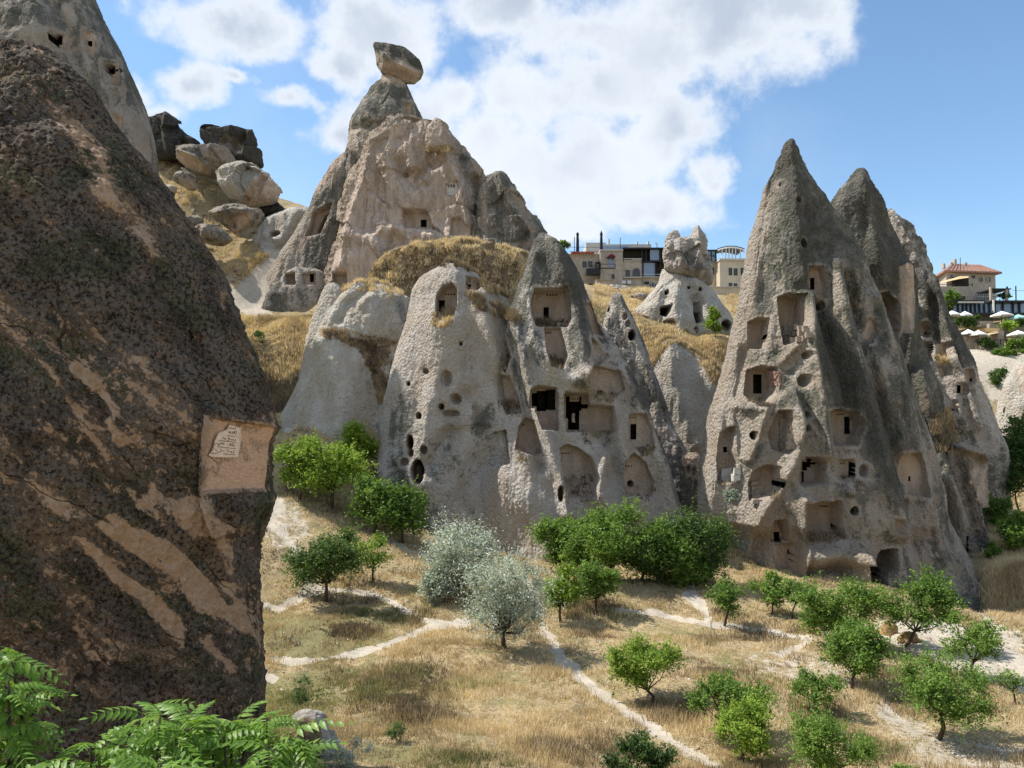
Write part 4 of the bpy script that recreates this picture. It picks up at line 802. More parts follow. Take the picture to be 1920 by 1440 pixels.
# two-horned rock
o, kM3 = rock('rock_cone', 'squat pale cone with dark cave mouths below the hotel', [(505,1243,1256),(511,1241,1275),(522,1238,1308),(532,1234,1326),(545,1224,1338),(557,1214,1346),(570,1202,1354),(582,1188,1362),(603,1180,1373),(620,1184,1377),(640,1186,1380),(700,1186,1382)], 112, 'pale', cell=1.6, ry=0.62, li=0.38, cat='rock cone', na=(0.7,0.35,0.06),
 feats=[([(1225,545),(1250,525),(1262,515)],7,0.3),([(1275,520),(1262,560),(1272,620)],12,0.5),([(1300,525),(1320,560),(1340,600)],8,0.4),([(1250,560),(1235,600)],8,-0.5),([(1304,560),(1312,610)],7,-0.5)],
 niches=[dict(p=[(1241,575),(1259,572),(1257,583),(1250,592),(1242,588)],d=1.2,s=1.0,e=2),dict(p=[(1219,611),(1241,610),(1243,622),(1222,622)],d=1.2,s=1.0,e=2),dict(p=[(1246,602),(1262,601),(1266,609),(1260,614),(1246,614)],d=0.8,f=1.0,e=2),
  dict(p=[(1184,594),(1200,592),(1216,596),(1214,620),(1186,620)],d=0.5,f=1.0,h=[(1193,601,1199,616)]),dict(p=[(1304,566),(1312,568),(1316,585),(1317,600),(1308,602),(1303,585)],d=0.4,f=0.2,s=0.3,e=2),dict(p=[(1306,583),(1314,585),(1317,600),(1308,603)],d=1.2,s=1.0,e=2),
  dict(p=(1307,618,3,5),d=0.8,s=1.0,e=2),dict(p=(1285,624,5,4),d=0.8,s=1.0,e=2),dict(p=(1251,548,3,3),d=0.7,s=1.0,e=2),dict(p=(1362,610,8,10),d=0.8,s=0.8),dict(p=(1312,543,2,3),d=0.4,s=1.0,e=2),dict(p=(1292,539,1.5,1.5),d=0.4,s=1.0,e=1.5)])
capE = empty('capstone', tuple(at(1290,525,112)), 'pale two-horned boulder resting on top of the squat cave cone', 'boulder')
rock('boulder_body', None, rows_from_poly([(1262,449),(1275,450),(1290,447),(1300,445),(1318,444),(1324,446),(1325,470),(1330,490),(1335,520),(1334,535),(1310,531),(1290,523),(1262,515),(1245,504),(1245,488),(1243,470),(1246,456)],46), 111, 'tuff', cell=1.3, ry=0.7, pw=2.6, li=0.22, parent=capE, fac=[(3.0,0.22),(1.3,0.16)], na=(0.4,0.4,0.12), ns=1.3, smooth_rows=1,
 feats=[([(1250,450),(1280,490),(1295,515)],10,0.6,'tent'),([(1310,460),(1300,505)],10,0.9,'tent'),([(1325,460),(1322,530)],8,-0.5)],paints=[('l',[(1275,470),(1300,490)],22,0.3),('l',[(1315,500),(1305,520)],8,0.4),('f#',[(1246,498),(1300,510),(1335,500),(1335,535),(1245,508)],4,0.5)])
rock('left_horn', 'small blunt horn', rows_from_poly([(1262,432),(1271,432),(1276,442),(1281,470),(1250,476),(1246,452),(1253,438)],18), 111, 'tuff', cell=1.3, ry=0.7, li=0.38, parent=capE, na=(0.2,0.2,0.08), smooth_rows=1)
rock('right_horn', 'taller pointed horn', rows_from_poly([(1302,425),(1310,424),(1316,434),(1323,441),(1325,480),(1284,482),(1292,447),(1297,436)],22), 110.5, 'tuff', cell=1.3, ry=0.7, li=0.3, parent=capE, na=(0.25,0.25,0.08), smooth_rows=1, feats=[([(1306,426),(1310,470)],7,0.6,'tent')])
rock('rock_slope', 'smooth whitish rock saddle sweeping down between the boulders and the craggy formation', [(393,548,600),(400,520,640),(410,500,660),(430,485,660),(460,470,660),(490,440,650),(515,418,640),(545,425,620),(580,440,600),(620,450,600)], 120, 'pale', cell=1.9, ry=0.35, pw=2.6, li=0.12, cat='rock slope', na=(1.6,0.5,0.05), ns=0.8,
 feats=[([(560,400),(540,440),(500,480),(440,510)],14,0.6),([(590,400),(560,460),(520,520)],10,-0.7),([(500,440),(530,455)],8,0.5)], niches=[dict(p=[(508,436),(520,434),(527,438),(520,446),(509,446)],d=0.7,s=0.5)], paints=[('l',[(430,560),(480,590)],20,0.3)])
# boulders on the left hillside
def bould(label, poly, Y, mat='boulder', li=0.35, fresh=None, feats=(), group=None, ry=0.8, na=(0.5,0.4,0.12), extra=(), cell=1.6):
    rock('boulder', label, rows_from_poly(poly, 30), Y, mat, cell=cell, ry=ry, pw=2.5, li=li, cat='boulder', na=na, group=group, feats=feats, smooth_rows=1, fac=[(3.2,0.48),(1.2,0.18)],
         paints=([('f#', fresh, 4, 0.95), ('l#', fresh, 5, -0.5)] if fresh else [])+list(extra))
bould('dark jagged boulder against the sky at the left hilltop', [(272,228),(300,214),(315,213),(330,225),(342,235),(350,250),(362,260),(376,268),(372,300),(300,300),(276,290)],134,'darkboulder',0.6,feats=[([(315,214),(310,250),(320,290)],10,0.8,'tent'),([(340,240),(338,280)],7,0.5,'tent')],ry=0.6)
bould('tall dark boulder with a pale scooped hollow on the skyline', [(383,236),(392,233),(410,238),(430,246),(452,250),(466,244),(472,252),(485,285),(490,312),(480,320),(400,310),(390,280),(382,258)],132,'darkboulder',0.5,ry=0.6,feats=[([(455,255),(440,272),(420,262)],9,-0.8),([(465,250),(458,290)],7,0.5,'tent')],extra=[('l',[(420,262),(445,278)],10,-0.9)])
bould('wide flat-topped boulder with a tan underside, beneath the tall dark boulder', [(326,292),(335,282),(355,275),(385,272),(402,285),(425,284),(435,300),(438,312),(400,332),(372,328),(345,310)],128,'boulder',0.45,fresh=[(328,292),(345,286),(372,300),(390,318),(392,330),(350,315)],feats=[([(335,284),(370,296),(400,320)],6,0.6,'tent')])
bould('large smooth boulder with a broad sunlit tan face, at the edge of the saddle', [(416,326),(425,316),(455,306),(472,305),(503,322),(525,348),(529,352),(527,370),(520,380),(498,387),(470,388),(445,376),(424,355)],124,'pale',0.35,fresh=[(503,322),(529,350),(526,372),(498,387),(455,384),(480,345)],feats=[([(505,322),(478,342),(455,382)],8,1.0,'tent')])
bould('small boulder half dark and half tan in the hillside grass', [(324,330),(335,320),(352,322),(360,330),(368,345),(366,358),(350,356),(330,340)],126,'boulder',0.5,fresh=[(345,345),(362,335),(368,350),(355,358)])
bould('rounded tan boulder below the large sunlit one', [(399,405),(415,392),(440,382),(462,385),(478,396),(476,415),(465,428),(440,438),(420,425)],118,'boulder',0.45,fresh=[(425,415),(455,400),(475,402),(468,425),(440,436)],feats=[([(402,402),(440,392),(475,400)],7,0.5,'tent')])
bould('crumbling pinkish boulder touching the rounded tan boulder', [(470,392),(488,392),(495,402),(490,418),(478,428),(466,425),(470,408)],119,'crag',0.2)
bould('smooth grey egg-shaped boulder at the foot of the hillside', [(365,435),(372,424),(390,421),(408,424),(425,435),(433,447),(420,456),(390,458),(368,450)],112,'boulder',0.4)
bould('half buried grey boulder above the egg-shaped one', [(343,410),(365,404),(385,412),(390,422),(365,432),(345,425)],114,'boulder',0.5)
bould('flat pale slab showing through hillside grass', [(306,348),(318,345),(331,352),(330,362),(310,360)],122,'pale',0.4)
bould('thin leaning pale slab in the hillside grass', [(340,314),(350,318),(370,330),(366,336),(348,326)],127,'pale',0.3)
bould('low dark hump of rock behind the large sunlit boulder', [(505,380),(520,378),(530,392),(535,400),(500,402),(480,400)],127,'darkboulder',0.5)
bould('small brown boulder beside the rubble below the hotel', [(1186,552),(1200,548),(1214,552),(1216,562),(1188,564)],122,'boulder',0.4)
bould('pale domed rock in the dry grass beside the foreground foliage', [(545,1345),(560,1332),(585,1330),(604,1340),(622,1365),(635,1392),(640,1410),(600,1430),(560,1420),(545,1380)],28,'pale',0.2,na=(0.15,0.1,0.03),extra=[('o#',[(545,1352),(580,1345),(602,1362),(608,1430),(545,1430)],6,0.9)])
bould('low rounded boulder in the brush at the right foot of the cones', [(1862,1045),(1872,1036),(1888,1040),(1902,1060),(1908,1085),(1880,1095),(1862,1080)],72,'darkboulder',0.4)
# ------------------------------------------------------------------ inscription, masonry infill and rubble
TXT = [ # pen strokes of the carved lettering, in pixels of an enlarged view (16.94 per photo pixel)
 [(690,290),(720,300),(760,285),(800,300)],[(790,310),(850,320),(905,325)],[(900,290),(905,325)],
 [(925,400),(940,440),(930,480),(900,490)],[(930,520),(925,545)],[(880,390),(882,470)],[(870,400),(860,470),(820,475),(815,420),(790,400)],[(800,460),(770,470),(760,440)],[(740,430),(690,430),(720,400),(745,430),(730,465),(700,455)],[(930,400),(945,400)],
 [(630,530),(760,545),(900,570)],[(905,650),(910,690),(870,695),(840,670),(750,665)],[(735,620),(690,610),(730,660),(700,680),(650,700),(640,690)],[(660,610),(690,650)],[(600,630),(590,660),(560,665)],[(585,630),(520,615),(480,620)],[(520,580),(530,582)],
 [(390,690),(600,715),(780,735),(940,760)],[(885,870),(890,880),(850,890),(850,790)],[(815,780),(812,870),(770,865),(768,770)],[(750,860),(740,800),(700,830),(740,840)],[(570,800),(565,810),(530,800),(530,760)],[(520,800),(480,800),(480,760)],[(470,800),(450,800),(445,740)],[(410,840),(380,820),(400,790),(430,820)],[(350,790),(370,850),(340,900)],
 [(190,710),(170,740),(220,770),(150,830)],[(270,770),(240,850),(200,890),(210,950),(190,1010),(150,1020),(120,980)],[(290,790),(320,800),(330,770)],
 [(350,890),(560,915),(740,935),(930,955)],[(855,1010),(855,1100)],[(825,1080),(790,1070),(760,1020),(740,1080),(810,1090)],[(650,1000),(700,1000),(680,1050),(650,1030)],[(540,1020),(500,1030),(470,1010),(420,1060),(350,1060),(290,1010),(280,950)],[(430,950),(445,1000)],[(110,940),(110,1000),(150,1020)],[(60,1085),(200,1100),(330,1100)],[(510,1110),(700,1135),(900,1140)]]
def ysurf(key, px, py):
    V, qx, qy, cc, o = SURF[key]; d = np.where(cc > 0.03, np.hypot(qx-px, qy-py), 1e9); k = np.argsort(d)[:4]; return V[k, 1].min()
yNa, yNb = ysurf(kN, 408, 850), ysurf(kN, 445, 850)
yNc = ysurf(kN, 445, 806)
def yN_(px, py=850): return yNa+(px-408)/(445-408)*(yNb-yNa)+min(0, (850-py)/44*(yNc-yNb))-0.05
panel = MB(); pp = [at(x, y, yN_(x, y)) for x, y in [(397,845),(403,826),(410,812),(425,806),(430,797),(449,802),(446,840),(443,857),(425,858),(402,857),(390,855)]]
n_ = len(pp); panel.add([tuple(q) for q in pp]+[tuple(q+np.array([0, 0.2, 0])) for q in pp], [tuple(range(n_))]+[(i, (i+1) % n_, n_+(i+1) % n_, n_+i) for i in range(n_)])
M['plaster'] = plain('pale_carved_panel_stone', (0.78, 0.60, 0.46), 0.9, 0.18, 8.0); M['carve'] = plain('dark_cut_grooves', (0.10, 0.05, 0.035), 0.95, 0.2)
pan = panel.build('inscription_panel', M['plaster'], oN)
mb = MB()
for st in TXT:
    pts = [tuple(at(388+x/16.94, 785+y/16.94, yN_(388+x/16.94, 785+y/16.94)-0.02)) for x, y in st]; wl = st[0][0] < 400 and len(st) > 2 and abs(st[0][1]-st[-1][1]) < 90
    mb.tube(pts, 0.0068, 4)
mb.build('carved_lettering', M['carve'], pan)
mb = MB(); mb.tube([tuple(at(389, 853, yN_(389)-0.03)), tuple(at(396, 858, yN_(396)-0.06)), tuple(at(408, 869, yN_(408)-0.1))], [0.012, 0.011, 0.007], 5); tag(mb.build('metal_rod', M['shade_black']), 'thin dark rod sticking out below the carved panel', 'rod')

def stones(key, x0, x1, y0, y1, n, sz, parent, mat='stone', nm='stone', rows_=None, jit=0.25, proud=0.1):
    """courses of separate rough blocks standing in a niche"""
    rw = rows_ or max(1, int((y1-y0)/sz)); made = 0
    protos = []
    for k in range(4):
        b = MB(); q = rng.uniform(-0.12, 0.12, (8, 3))
        vs = [(-.5,-.5,-.5),(.5,-.5,-.5),(.5,.5,-.5),(-.5,.5,-.5),(-.5,-.5,.5),(.5,-.5,.5),(.5,.5,.5),(-.5,.5,.5)]
        b.add([tuple(np.array(v)+q[i]) for i, v in enumerate(vs)], [(0,3,2,1),(4,5,6,7),(0,1,5,4),(1,2,6,5),(2,3,7,6),(3,0,4,7)])
        me = bpy.data.meshes.new(nm); me.from_pydata(b.v, [], b.f); me.materials.append(M[mat]); protos.append(me)
    off = Vector((0, 0, 0)); q = parent
    while q is not None: off = off+q.location; q = q.parent
    for r in range(rw):
        yy = y1-(r+0.5)*(y1-y0)/rw; x = x0+rng.uniform(0, sz*0.3)
        while x < x1-sz*0.3:
            wd = sz*rng.uniform(0.8, 1.5); ys_ = ysurf(key, x+wd/2, yy)
            p = at(x+wd/2, yy+rng.uniform(-jit, jit), ys_-proud*0.2); o = bpy.data.objects.new(nm, protos[int(rng.integers(4))]); col.objects.link(o); o.parent = parent
            o.location = Vector(p)-off; s = ys_/F; o.scale = (wd*s*0.95, 0.45, (y1-y0)/rw*s*0.95); o.rotation_euler = (0, rng.uniform(-0.08, 0.08), rng.uniform(-0.1, 0.1)); made += 1
            x += wd
stones(kR1, 1466, 1512, 610, 642, 20, 9, oR1, nm='rubble_stone', jit=1.5)
stones(kR1, 1438, 1462, 696, 723, 40, 4.2, oR1, 'redbrick', 'brick')
stones(kR1, 1458, 1488, 786, 842, 20, 13, oR1, nm='wall_stone')
stones(kR1, 1406, 1424, 902, 944, 10, 14, oR1, nm='wall_stone', rows_=5)
stones(kR1, 1372, 1388, 876, 902, 6, 15, oR1, 'white_rock', 'plastered_block', rows_=2)
stones(kR1, 1346, 1371, 878, 904, 3, 24, oR1, 'white_rock', 'plastered_block', rows_=1)
stones(kA, 780, 790, 872, 900, 6, 8, oA, nm='rubble_stone', rows_=4)
stones(kB, 1008, 1030, 556, 572, 2, 24, oB, 'white_rock', 'plastered_patch', rows_=1, proud=0.0) if False else None
# white plaster frame round the three little windows on the craggy face
yw = ysurf('P2', 846, 356)
mb = MB()
for r in [(833,343,839,366),(853,343,860,366),(839,352.5,853,366),(839,343,853,344.5),(843.2,344.5,844.4,352.5),(848.4,344.5,849.6,352.5)]: mb.pbox(*r, yw-0.06, 0.12)
mb.build('plaster_window_frame', M['white_rock'], tE)

# ------------------------------------------------------------------ grass
vv = (GY.ravel() > 24) & (GY.ravel() < 112) & (gpx.ravel() > 380) & (gpx.ravel() < 1960) & (gpy.ravel() < 1500)
vi = np.nonzero(vv)[0]
cellA = np.outer(np.gradient(ys), np.gradient(xs)).ravel()
pat_ = fbm(GV, 0.30, 3)
wt = cellA[vi]/GY.ravel()[vi]**2*(1-sst(path.ravel()[vi]+fbm(GV[vi]+5, 1.2, 2)*0.5, 0.30, 0.55))*np.clip(0.75+pat_[vi]*1.6, 0.12, 2)
wt /= wt.sum()
def grass_ground(n, hh, label, mat, tone, per, wpx, seed_mask=None, spread=0.5):
    w_ = wt if seed_mask is None else wt*seed_mask
    w_ = w_/w_.sum(); k = vi[rng.choice(len(vi), n, p=w_)]
    P = GV[k].copy(); j = np.maximum(0.12, 0.5*np.sqrt(cellA[k])); P[:, 0] += rng.uniform(-1, 1, n)*j; P[:, 1] += rng.uniform(-1, 1, n)*j
    P[:, 2] = H(P[:, 0], P[:, 1])
    tn = np.clip(tone+fbm(P, 0.22, 3)*1.0+fbm(P+30, 1.1, 2)*0.5-green.ravel()[k]*0.22, 0, 1)
    ht = hh*np.clip(0.75+fbm(P+9, 0.35, 2)*1.3, 0.25, 1.7)
    o = blades('dry_grass', P, ht, P[:, 1]*wpx/F, tn, M[mat], per=per, sp=spread); tag(o, label, 'grass', kind='stuff'); return o
grass_ground(52000, 0.30, 'sea of dry golden grass over the valley floor', 'grass', 0.62, 6, 0.75)
bm_ = np.clip(fbm(GV[vi]+77, 0.20, 3)*4-0.3, 0, 1)
grass_ground(11000, 0.42, 'darker brown brush patches among the dry valley grass', 'brush', 0.40, 7, 0.7, bm_)
gm_ = np.clip(green.ravel()[vi]*1.2+fbm(GV[vi]+177, 0.16, 2)*2.5-0.5, 0, 1)
M['greengrass'] = leaf_mat('yellow_green_grass', (0.12,0.16,0.05), (0.22,0.25,0.09), (0.38,0.36,0.16), rough=0.8, trans=0.25)
grass_ground(9000, 0.28, 'greener grass tufts in the hollows of the valley floor', 'greengrass', 0.5, 7, 0.75, gm_)

# hillside grass: poly region of the terrain
GVp = (gpx.ravel(), gpy.ravel())
def hill_grass(poly, n, h, label, mat='grass', tone=0.6, per=6, wpx=0.75, ymin=80, ymax=160):
    g = (polysd(GVp[0], GVp[1], poly) > 0) & (GV[:, 1] > ymin) & (GV[:, 1] < ymax); k = np.nonzero(g)[0]
    if not len(k): print('no hill', label); return
    k = rng.choice(k, n); P = GV[k].copy(); j = 0.6*np.sqrt(cellA[k]); P[:, 0] += rng.uniform(-1, 1, n)*j; P[:, 1] += rng.uniform(-1, 1, n)*j; P[:, 2] = H(P[:, 0], P[:, 1])
    tn = np.clip(tone+fbm(P, 0.25, 2)*1.2, 0, 1)
    o = blades('dry_grass', P, h*np.clip(0.9+fbm(P+9, 0.3, 2)*1.2, 0.3, 1.8), P[:, 1]*wpx/F, tn, M[mat], per=per, sp=0.5); tag(o, label, 'grass', kind='stuff')
hill_grass([(280,285),(330,290),(420,330),(480,380),(420,420),(500,480),(440,540),(395,480),(300,350)], 4500, 0.45, 'olive and gold grass between the boulders of the left hillside', tone=0.62)
hill_grass([(440,596),(600,596),(600,680),(560,720),(470,700),(440,640)], 6000, 0.5, 'tall golden grass on the terrace behind the foreground rock', tone=0.8)
hill_grass([(470,650),(590,650),(560,760),(500,780)], 3500, 0.5, 'brown brush falling below the golden terrace', 'brush', 0.4)
hill_grass([(1120,530),(1250,540),(1240,600),(1190,640),(1100,600)], 4500, 0.5, 'golden grass slope below the hotel terrace', tone=0.75)
hill_grass([(1195,610),(1375,615),(1370,700),(1200,690)], 4500, 0.5, 'golden grass at the foot of the squat cave cone', tone=0.72)
hill_grass([(1370,540),(1400,545),(1380,640),(1355,620)], 1200, 0.7, 'tan grass in the gap left of the tallest cone', tone=0.6)
hill_grass([(1840,880),(1930,880),(1930,1180),(1860,1180)], 4500, 0.6, 'yellow grass slope beyond the right edge of the cones', tone=0.75, ymin=60)

# grass growing on the rocks
KA = [kG, kA, kB, kL2, 'P2', 'P3', kL1]
rock_grass([kG, kL2, kL3], [(640,545),(690,515),(720,480),(775,458),(870,446),(950,462),(1005,478),(990,520),(960,558),(915,552),(880,505),(830,492),(790,500),(770,545),(740,560),(690,545)], 7000, 0.40, 'thick golden grass capping the knoll above the pale cone', tone=0.88)
rock_grass([kG, kA, kB], [(690,500),(800,470),(900,470),(985,500),(960,560),(900,545),(870,500),(790,500),(755,555),(700,545)], 2600, 0.42, 'brown brush hanging over the top of the pale cone', 'brush', 0.5)
rock_grass([kA, kB], [(872,545),(905,560),(940,575),(972,592),(975,604),(940,598),(900,582)], 1300, 0.6, 'ragged grass strip running down the gully beside the arched doorway', 'brush', 0.6)
rock_grass([kM2, kM3], [(1200,630),(1250,622),(1380,630),(1375,690),(1345,730),(1320,690),(1285,655),(1262,640),(1240,665),(1215,700)], 5200, 0.5, 'golden brush overhanging the smooth grey cone', tone=0.6)
rock_grass([kL1, kL2], [(608,622),(650,618),(745,640),(748,690),(730,745),(712,760),(695,700),(672,655),(640,640),(612,636)], 3600, 0.45, 'rust coloured grass on the shoulder of the broad pale cone', 'brush', 0.65)
for poly, lab in [([(1004,600),(1066,600),(1064,612),(1006,611)],'withered brush on the sill of the top square cave'),([(1028,672),(1060,672),(1055,692),(1034,690)],'withered brush on the sill of the second cave from the top'),
   ([(925,672),(955,655),(958,680),(948,700),(932,690)],'withered brush in the upper slanting hollow'),([(930,755),(978,750),(980,782),(948,780)],'withered brush in the lower slanting hollow'),
   ([(968,842),(1015,846),(1020,862),(975,868)],'dark brush under the pair of tan alcoves'),([(1052,895),(1120,890),(1120,940),(1062,945)],'dark brush filling the low wide cave'),
   ([(1175,905),(1228,905),(1228,945),(1175,935)],'dark brush at the foot of the lowest right cave'),([(1112,738),(1152,736),(1165,752),(1120,758)],'dark brush under the pinkish broken room'),
   ([(1090,812),(1150,808),(1155,830),(1095,832)],'dark brush below the dark doorways'),([(1195,840),(1225,832),(1232,850),(1200,856)],'brush under the cave with the tall dark doorway')]:
    rock_grass([kB, kA], poly, 130, 0.40, lab, 'brush', 0.45)
rock_grass([kA], [(812,588),(830,582),(848,590),(845,604),(828,616),(812,606)], 450, 0.5, 'golden tuft hanging from the arched doorway', 'grass', 0.55)
for poly, lab, tn in [([(1336,905),(1350,898),(1378,908),(1376,925),(1345,925)],'reddish tuft on the ledge of the left tall niche',0.5),([(1505,1003),(1580,1000),(1582,1014),(1510,1018)],'black withered brush under the wide niche',0.05),
   ([(1575,895),(1605,895),(1606,935),(1582,930)],'dark bush under the narrow dark doorway',0.1),([(1450,925),(1462,915),(1464,930),(1455,936)],'small tuft beside a cave window',0.5),([(1400,752),(1440,752),(1445,762),(1405,762)],'weeds on the sill of the brick patched cave',0.4)]:
    rock_grass([kR1], poly, 100, 0.38, lab, 'brush', tn)
rock_grass([kR4, kR5, kR2], [(1752,770),(1785,770),(1790,830),(1765,850),(1750,830)], 1500, 0.6, 'dry brush in the cleft between the far right cone and the buttress', 'brush', 0.7)
rock_grass([kR4], [(1750,668),(1775,668),(1780,682),(1752,682)], 260, 0.5, 'golden tuft on the ledge of the far right cone', 'grass', 0.8)
rock_grass(['P2', 'P5'], [(802,276),(845,272),(846,284),(806,288)], 500, 0.6, 'yellow grass on a ledge of the craggy formation', 'grass', 0.7)

# ------------------------------------------------------------------ trees
def leaves(name, C, s, tone, mat, parent, asp=0.55, upb=0.5):
    n = len(C); nr = rng.normal(0, 1, (n, 3)); nr[:, 2] = np.abs(nr[:, 2])+upb; nr /= np.linalg.norm(nr, axis=1)[:, None]
    a = np.cross(nr, rng.normal(0, 1, (n, 3))); a /= np.linalg.norm(a, axis=1)[:, None]; b = np.cross(nr, a)
    s = s*rng.uniform(0.6, 1.3, n)[:, None] if np.isscalar(s) else (s*rng.uniform(0.6, 1.3, n))[:, None]
    V = np.empty((n, 4, 3)); V[:, 0] = C-a*s; V[:, 1] = C-b*s*asp+nr*s*0.12; V[:, 2] = C+a*s; V[:, 3] = C+b*s*asp+nr*s*0.12
    off = np.zeros(3); q = parent
    while q is not None: off = off+np.array(q.location); q = q.parent
    return mesh_np(name, V.reshape(-1, 3)-off, [np.arange(4*n).reshape(n, 4)], mat, attrs={'tone': np.repeat(np.clip(tone, 0, 1), 4)}, smooth=False, parent=parent)
def tree(label, bx, by, x0, x1, ytop, kind='mid', ybot=None, Y=None, dens=1.0, trunk=1.0, cat='tree', name='tree', group=None, asp=0.55, lobes=None, airy=0.5, tpos=None):
    ex = 0.10*(x1-x0)*(1.4 if kind == 'silver' else 1); x0, x1, ytop = x0-ex, x1+ex, ytop-ex*0.5
    base = hit(bx, by) if Y is None else np.array([*at(bx, by, Y)])
    base = base.copy(); base[2] = min(base[2], H(base[0], base[1]))-0.05 if Y is None else base[2]
    Yd = base[1]; s = Yd/F
    ybot = ybot if ybot is not None else by-(by-ytop)*0.22
    if kind != 'silver' and dens >= 0.7: ybot = max(ybot, by-0.13*(by-ytop))
    if kind == 'silver' and by > 1100: ybot = by+0.05*(by-ytop)
    c = at((x0+x1)/2, (ytop+ybot)/2, Yd); rx = (x1-x0)/2*s; rz = (ybot-ytop)/2*s; ryy = min(rx, rz*1.3)*0.95
    root = empty(name, tuple(base), label, cat, group)
    nl = lobes or int(rng.integers(9, 14))
    L = []
    for i in range(nl*4):
        p = rng.normal(0, 1, 3); p /= np.linalg.norm(p); p *= rng.uniform(0.30, 0.78)
        q = np.array([p[0]*rx, p[1]*ryy, p[2]*rz])
        r = rng.uniform(0.26, 0.44)*min(rx, rz*1.1)
        if all(np.linalg.norm((q-t[0])) > 0.45*(r+t[1]) for t in L): L.append((q, r))
        if len(L) >= nl: break
    area = (x1-x0)*(ybot-ytop)*0.785
    n = int(np.clip(area*0.85*dens, 400, 12000)); ls = 2.5*s if area > 3000 else 2.2*s
    wts = np.array([t[1]**2 for t in L]); wts /= wts.sum(); ch = rng.choice(len(L), n, p=wts)
    d = rng.normal(0, 1, (n, 3)); d /= np.linalg.norm(d, axis=1)[:, None]
    rr = np.abs(rng.normal(0, 0.62, n))
    lc = np.array([t[0] for t in L])[ch]; lr = np.array([t[1] for t in L])[ch]
    Pp = lc+d*(rr*lr)[:, None]*np.array([1.15, 1.1, 0.85])
    # feather: extra twig sprays
    ns = int(n*0.55); ch2 = rng.choice(len(L), ns, p=wts); tw = rng.normal(0, 1, (36*len(L), 3)); tw[:, 2] += 0.6; tw /= np.linalg.norm(tw, axis=1)[:, None]
    tl = rng.uniform(0.8, 1.6, 36*len(L))*np.where(rng.uniform(0, 1, 36*len(L)) < 0.12, 1.5, 1); ti = ch2*36+rng.integers(0, 36, ns)
    Ps = np.array([t[0] for t in L])[ch2]+tw[ti]*(rng.uniform(0.55, 1.0, ns)*tl[ti])[:, None]*np.array([t[1] for t in L])[ch2][:, None]+rng.normal(0, 0.03, (ns, 3))*min(rx, rz)
    C = c+np.vstack([Pp, Ps])
    g = fbm(C, 3.2/max(rx, 0.5), 3); keep = g > -0.34+0.12*airy-0.22*(1-airy)
    C = C[keep]
    tone = 0.5+rng.uniform(-0.16, 0.16)+fbm(C, 1.5, 2)*0.9+rng.normal(0, 0.22, len(C))+(C[:, 2]-c[2])/rz*0.1
    leaves('crown', C, ls, tone, M['leaf_'+kind], root, asp=asp)
    if trunk > 0:
        mb = MB(); r0 = max(0.045, 0.028*(by-ytop)*s)*trunk
        fork = base+(np.array([c[0], c[1], c[2]-rz*0.55])-base)*0.8+rng.normal(0, 0.08, 3)
        mid = (base+fork)/2+rng.normal(0, 0.08, 3)
        mb.tube([base-np.array([0, 0, 0.2]), mid, fork], [r0, r0*0.8, r0*0.65], 7)
        mb.build('trunk', M['bark'], root, smooth=True)
        mb = MB()
        for (q, r) in L:
            e = c+q; m_ = (fork+e)/2+rng.normal(0, 0.12, 3)*rx*0.4+np.array([0, 0, -0.05*rz]); mb.tube([fork, m_, e], [r0*0.42, r0*0.26, r0*0.1], 5)
            for k in range(3):
                dd = rng.normal(0, 1, 3); dd[2] = abs(dd[2]); dd /= np.linalg.norm(dd); mb.tube([e, e+dd*r*1.1], [r0*0.12, r0*0.04], 4)
        mb.build('limbs', M['bark'], root, smooth=True)
    return root
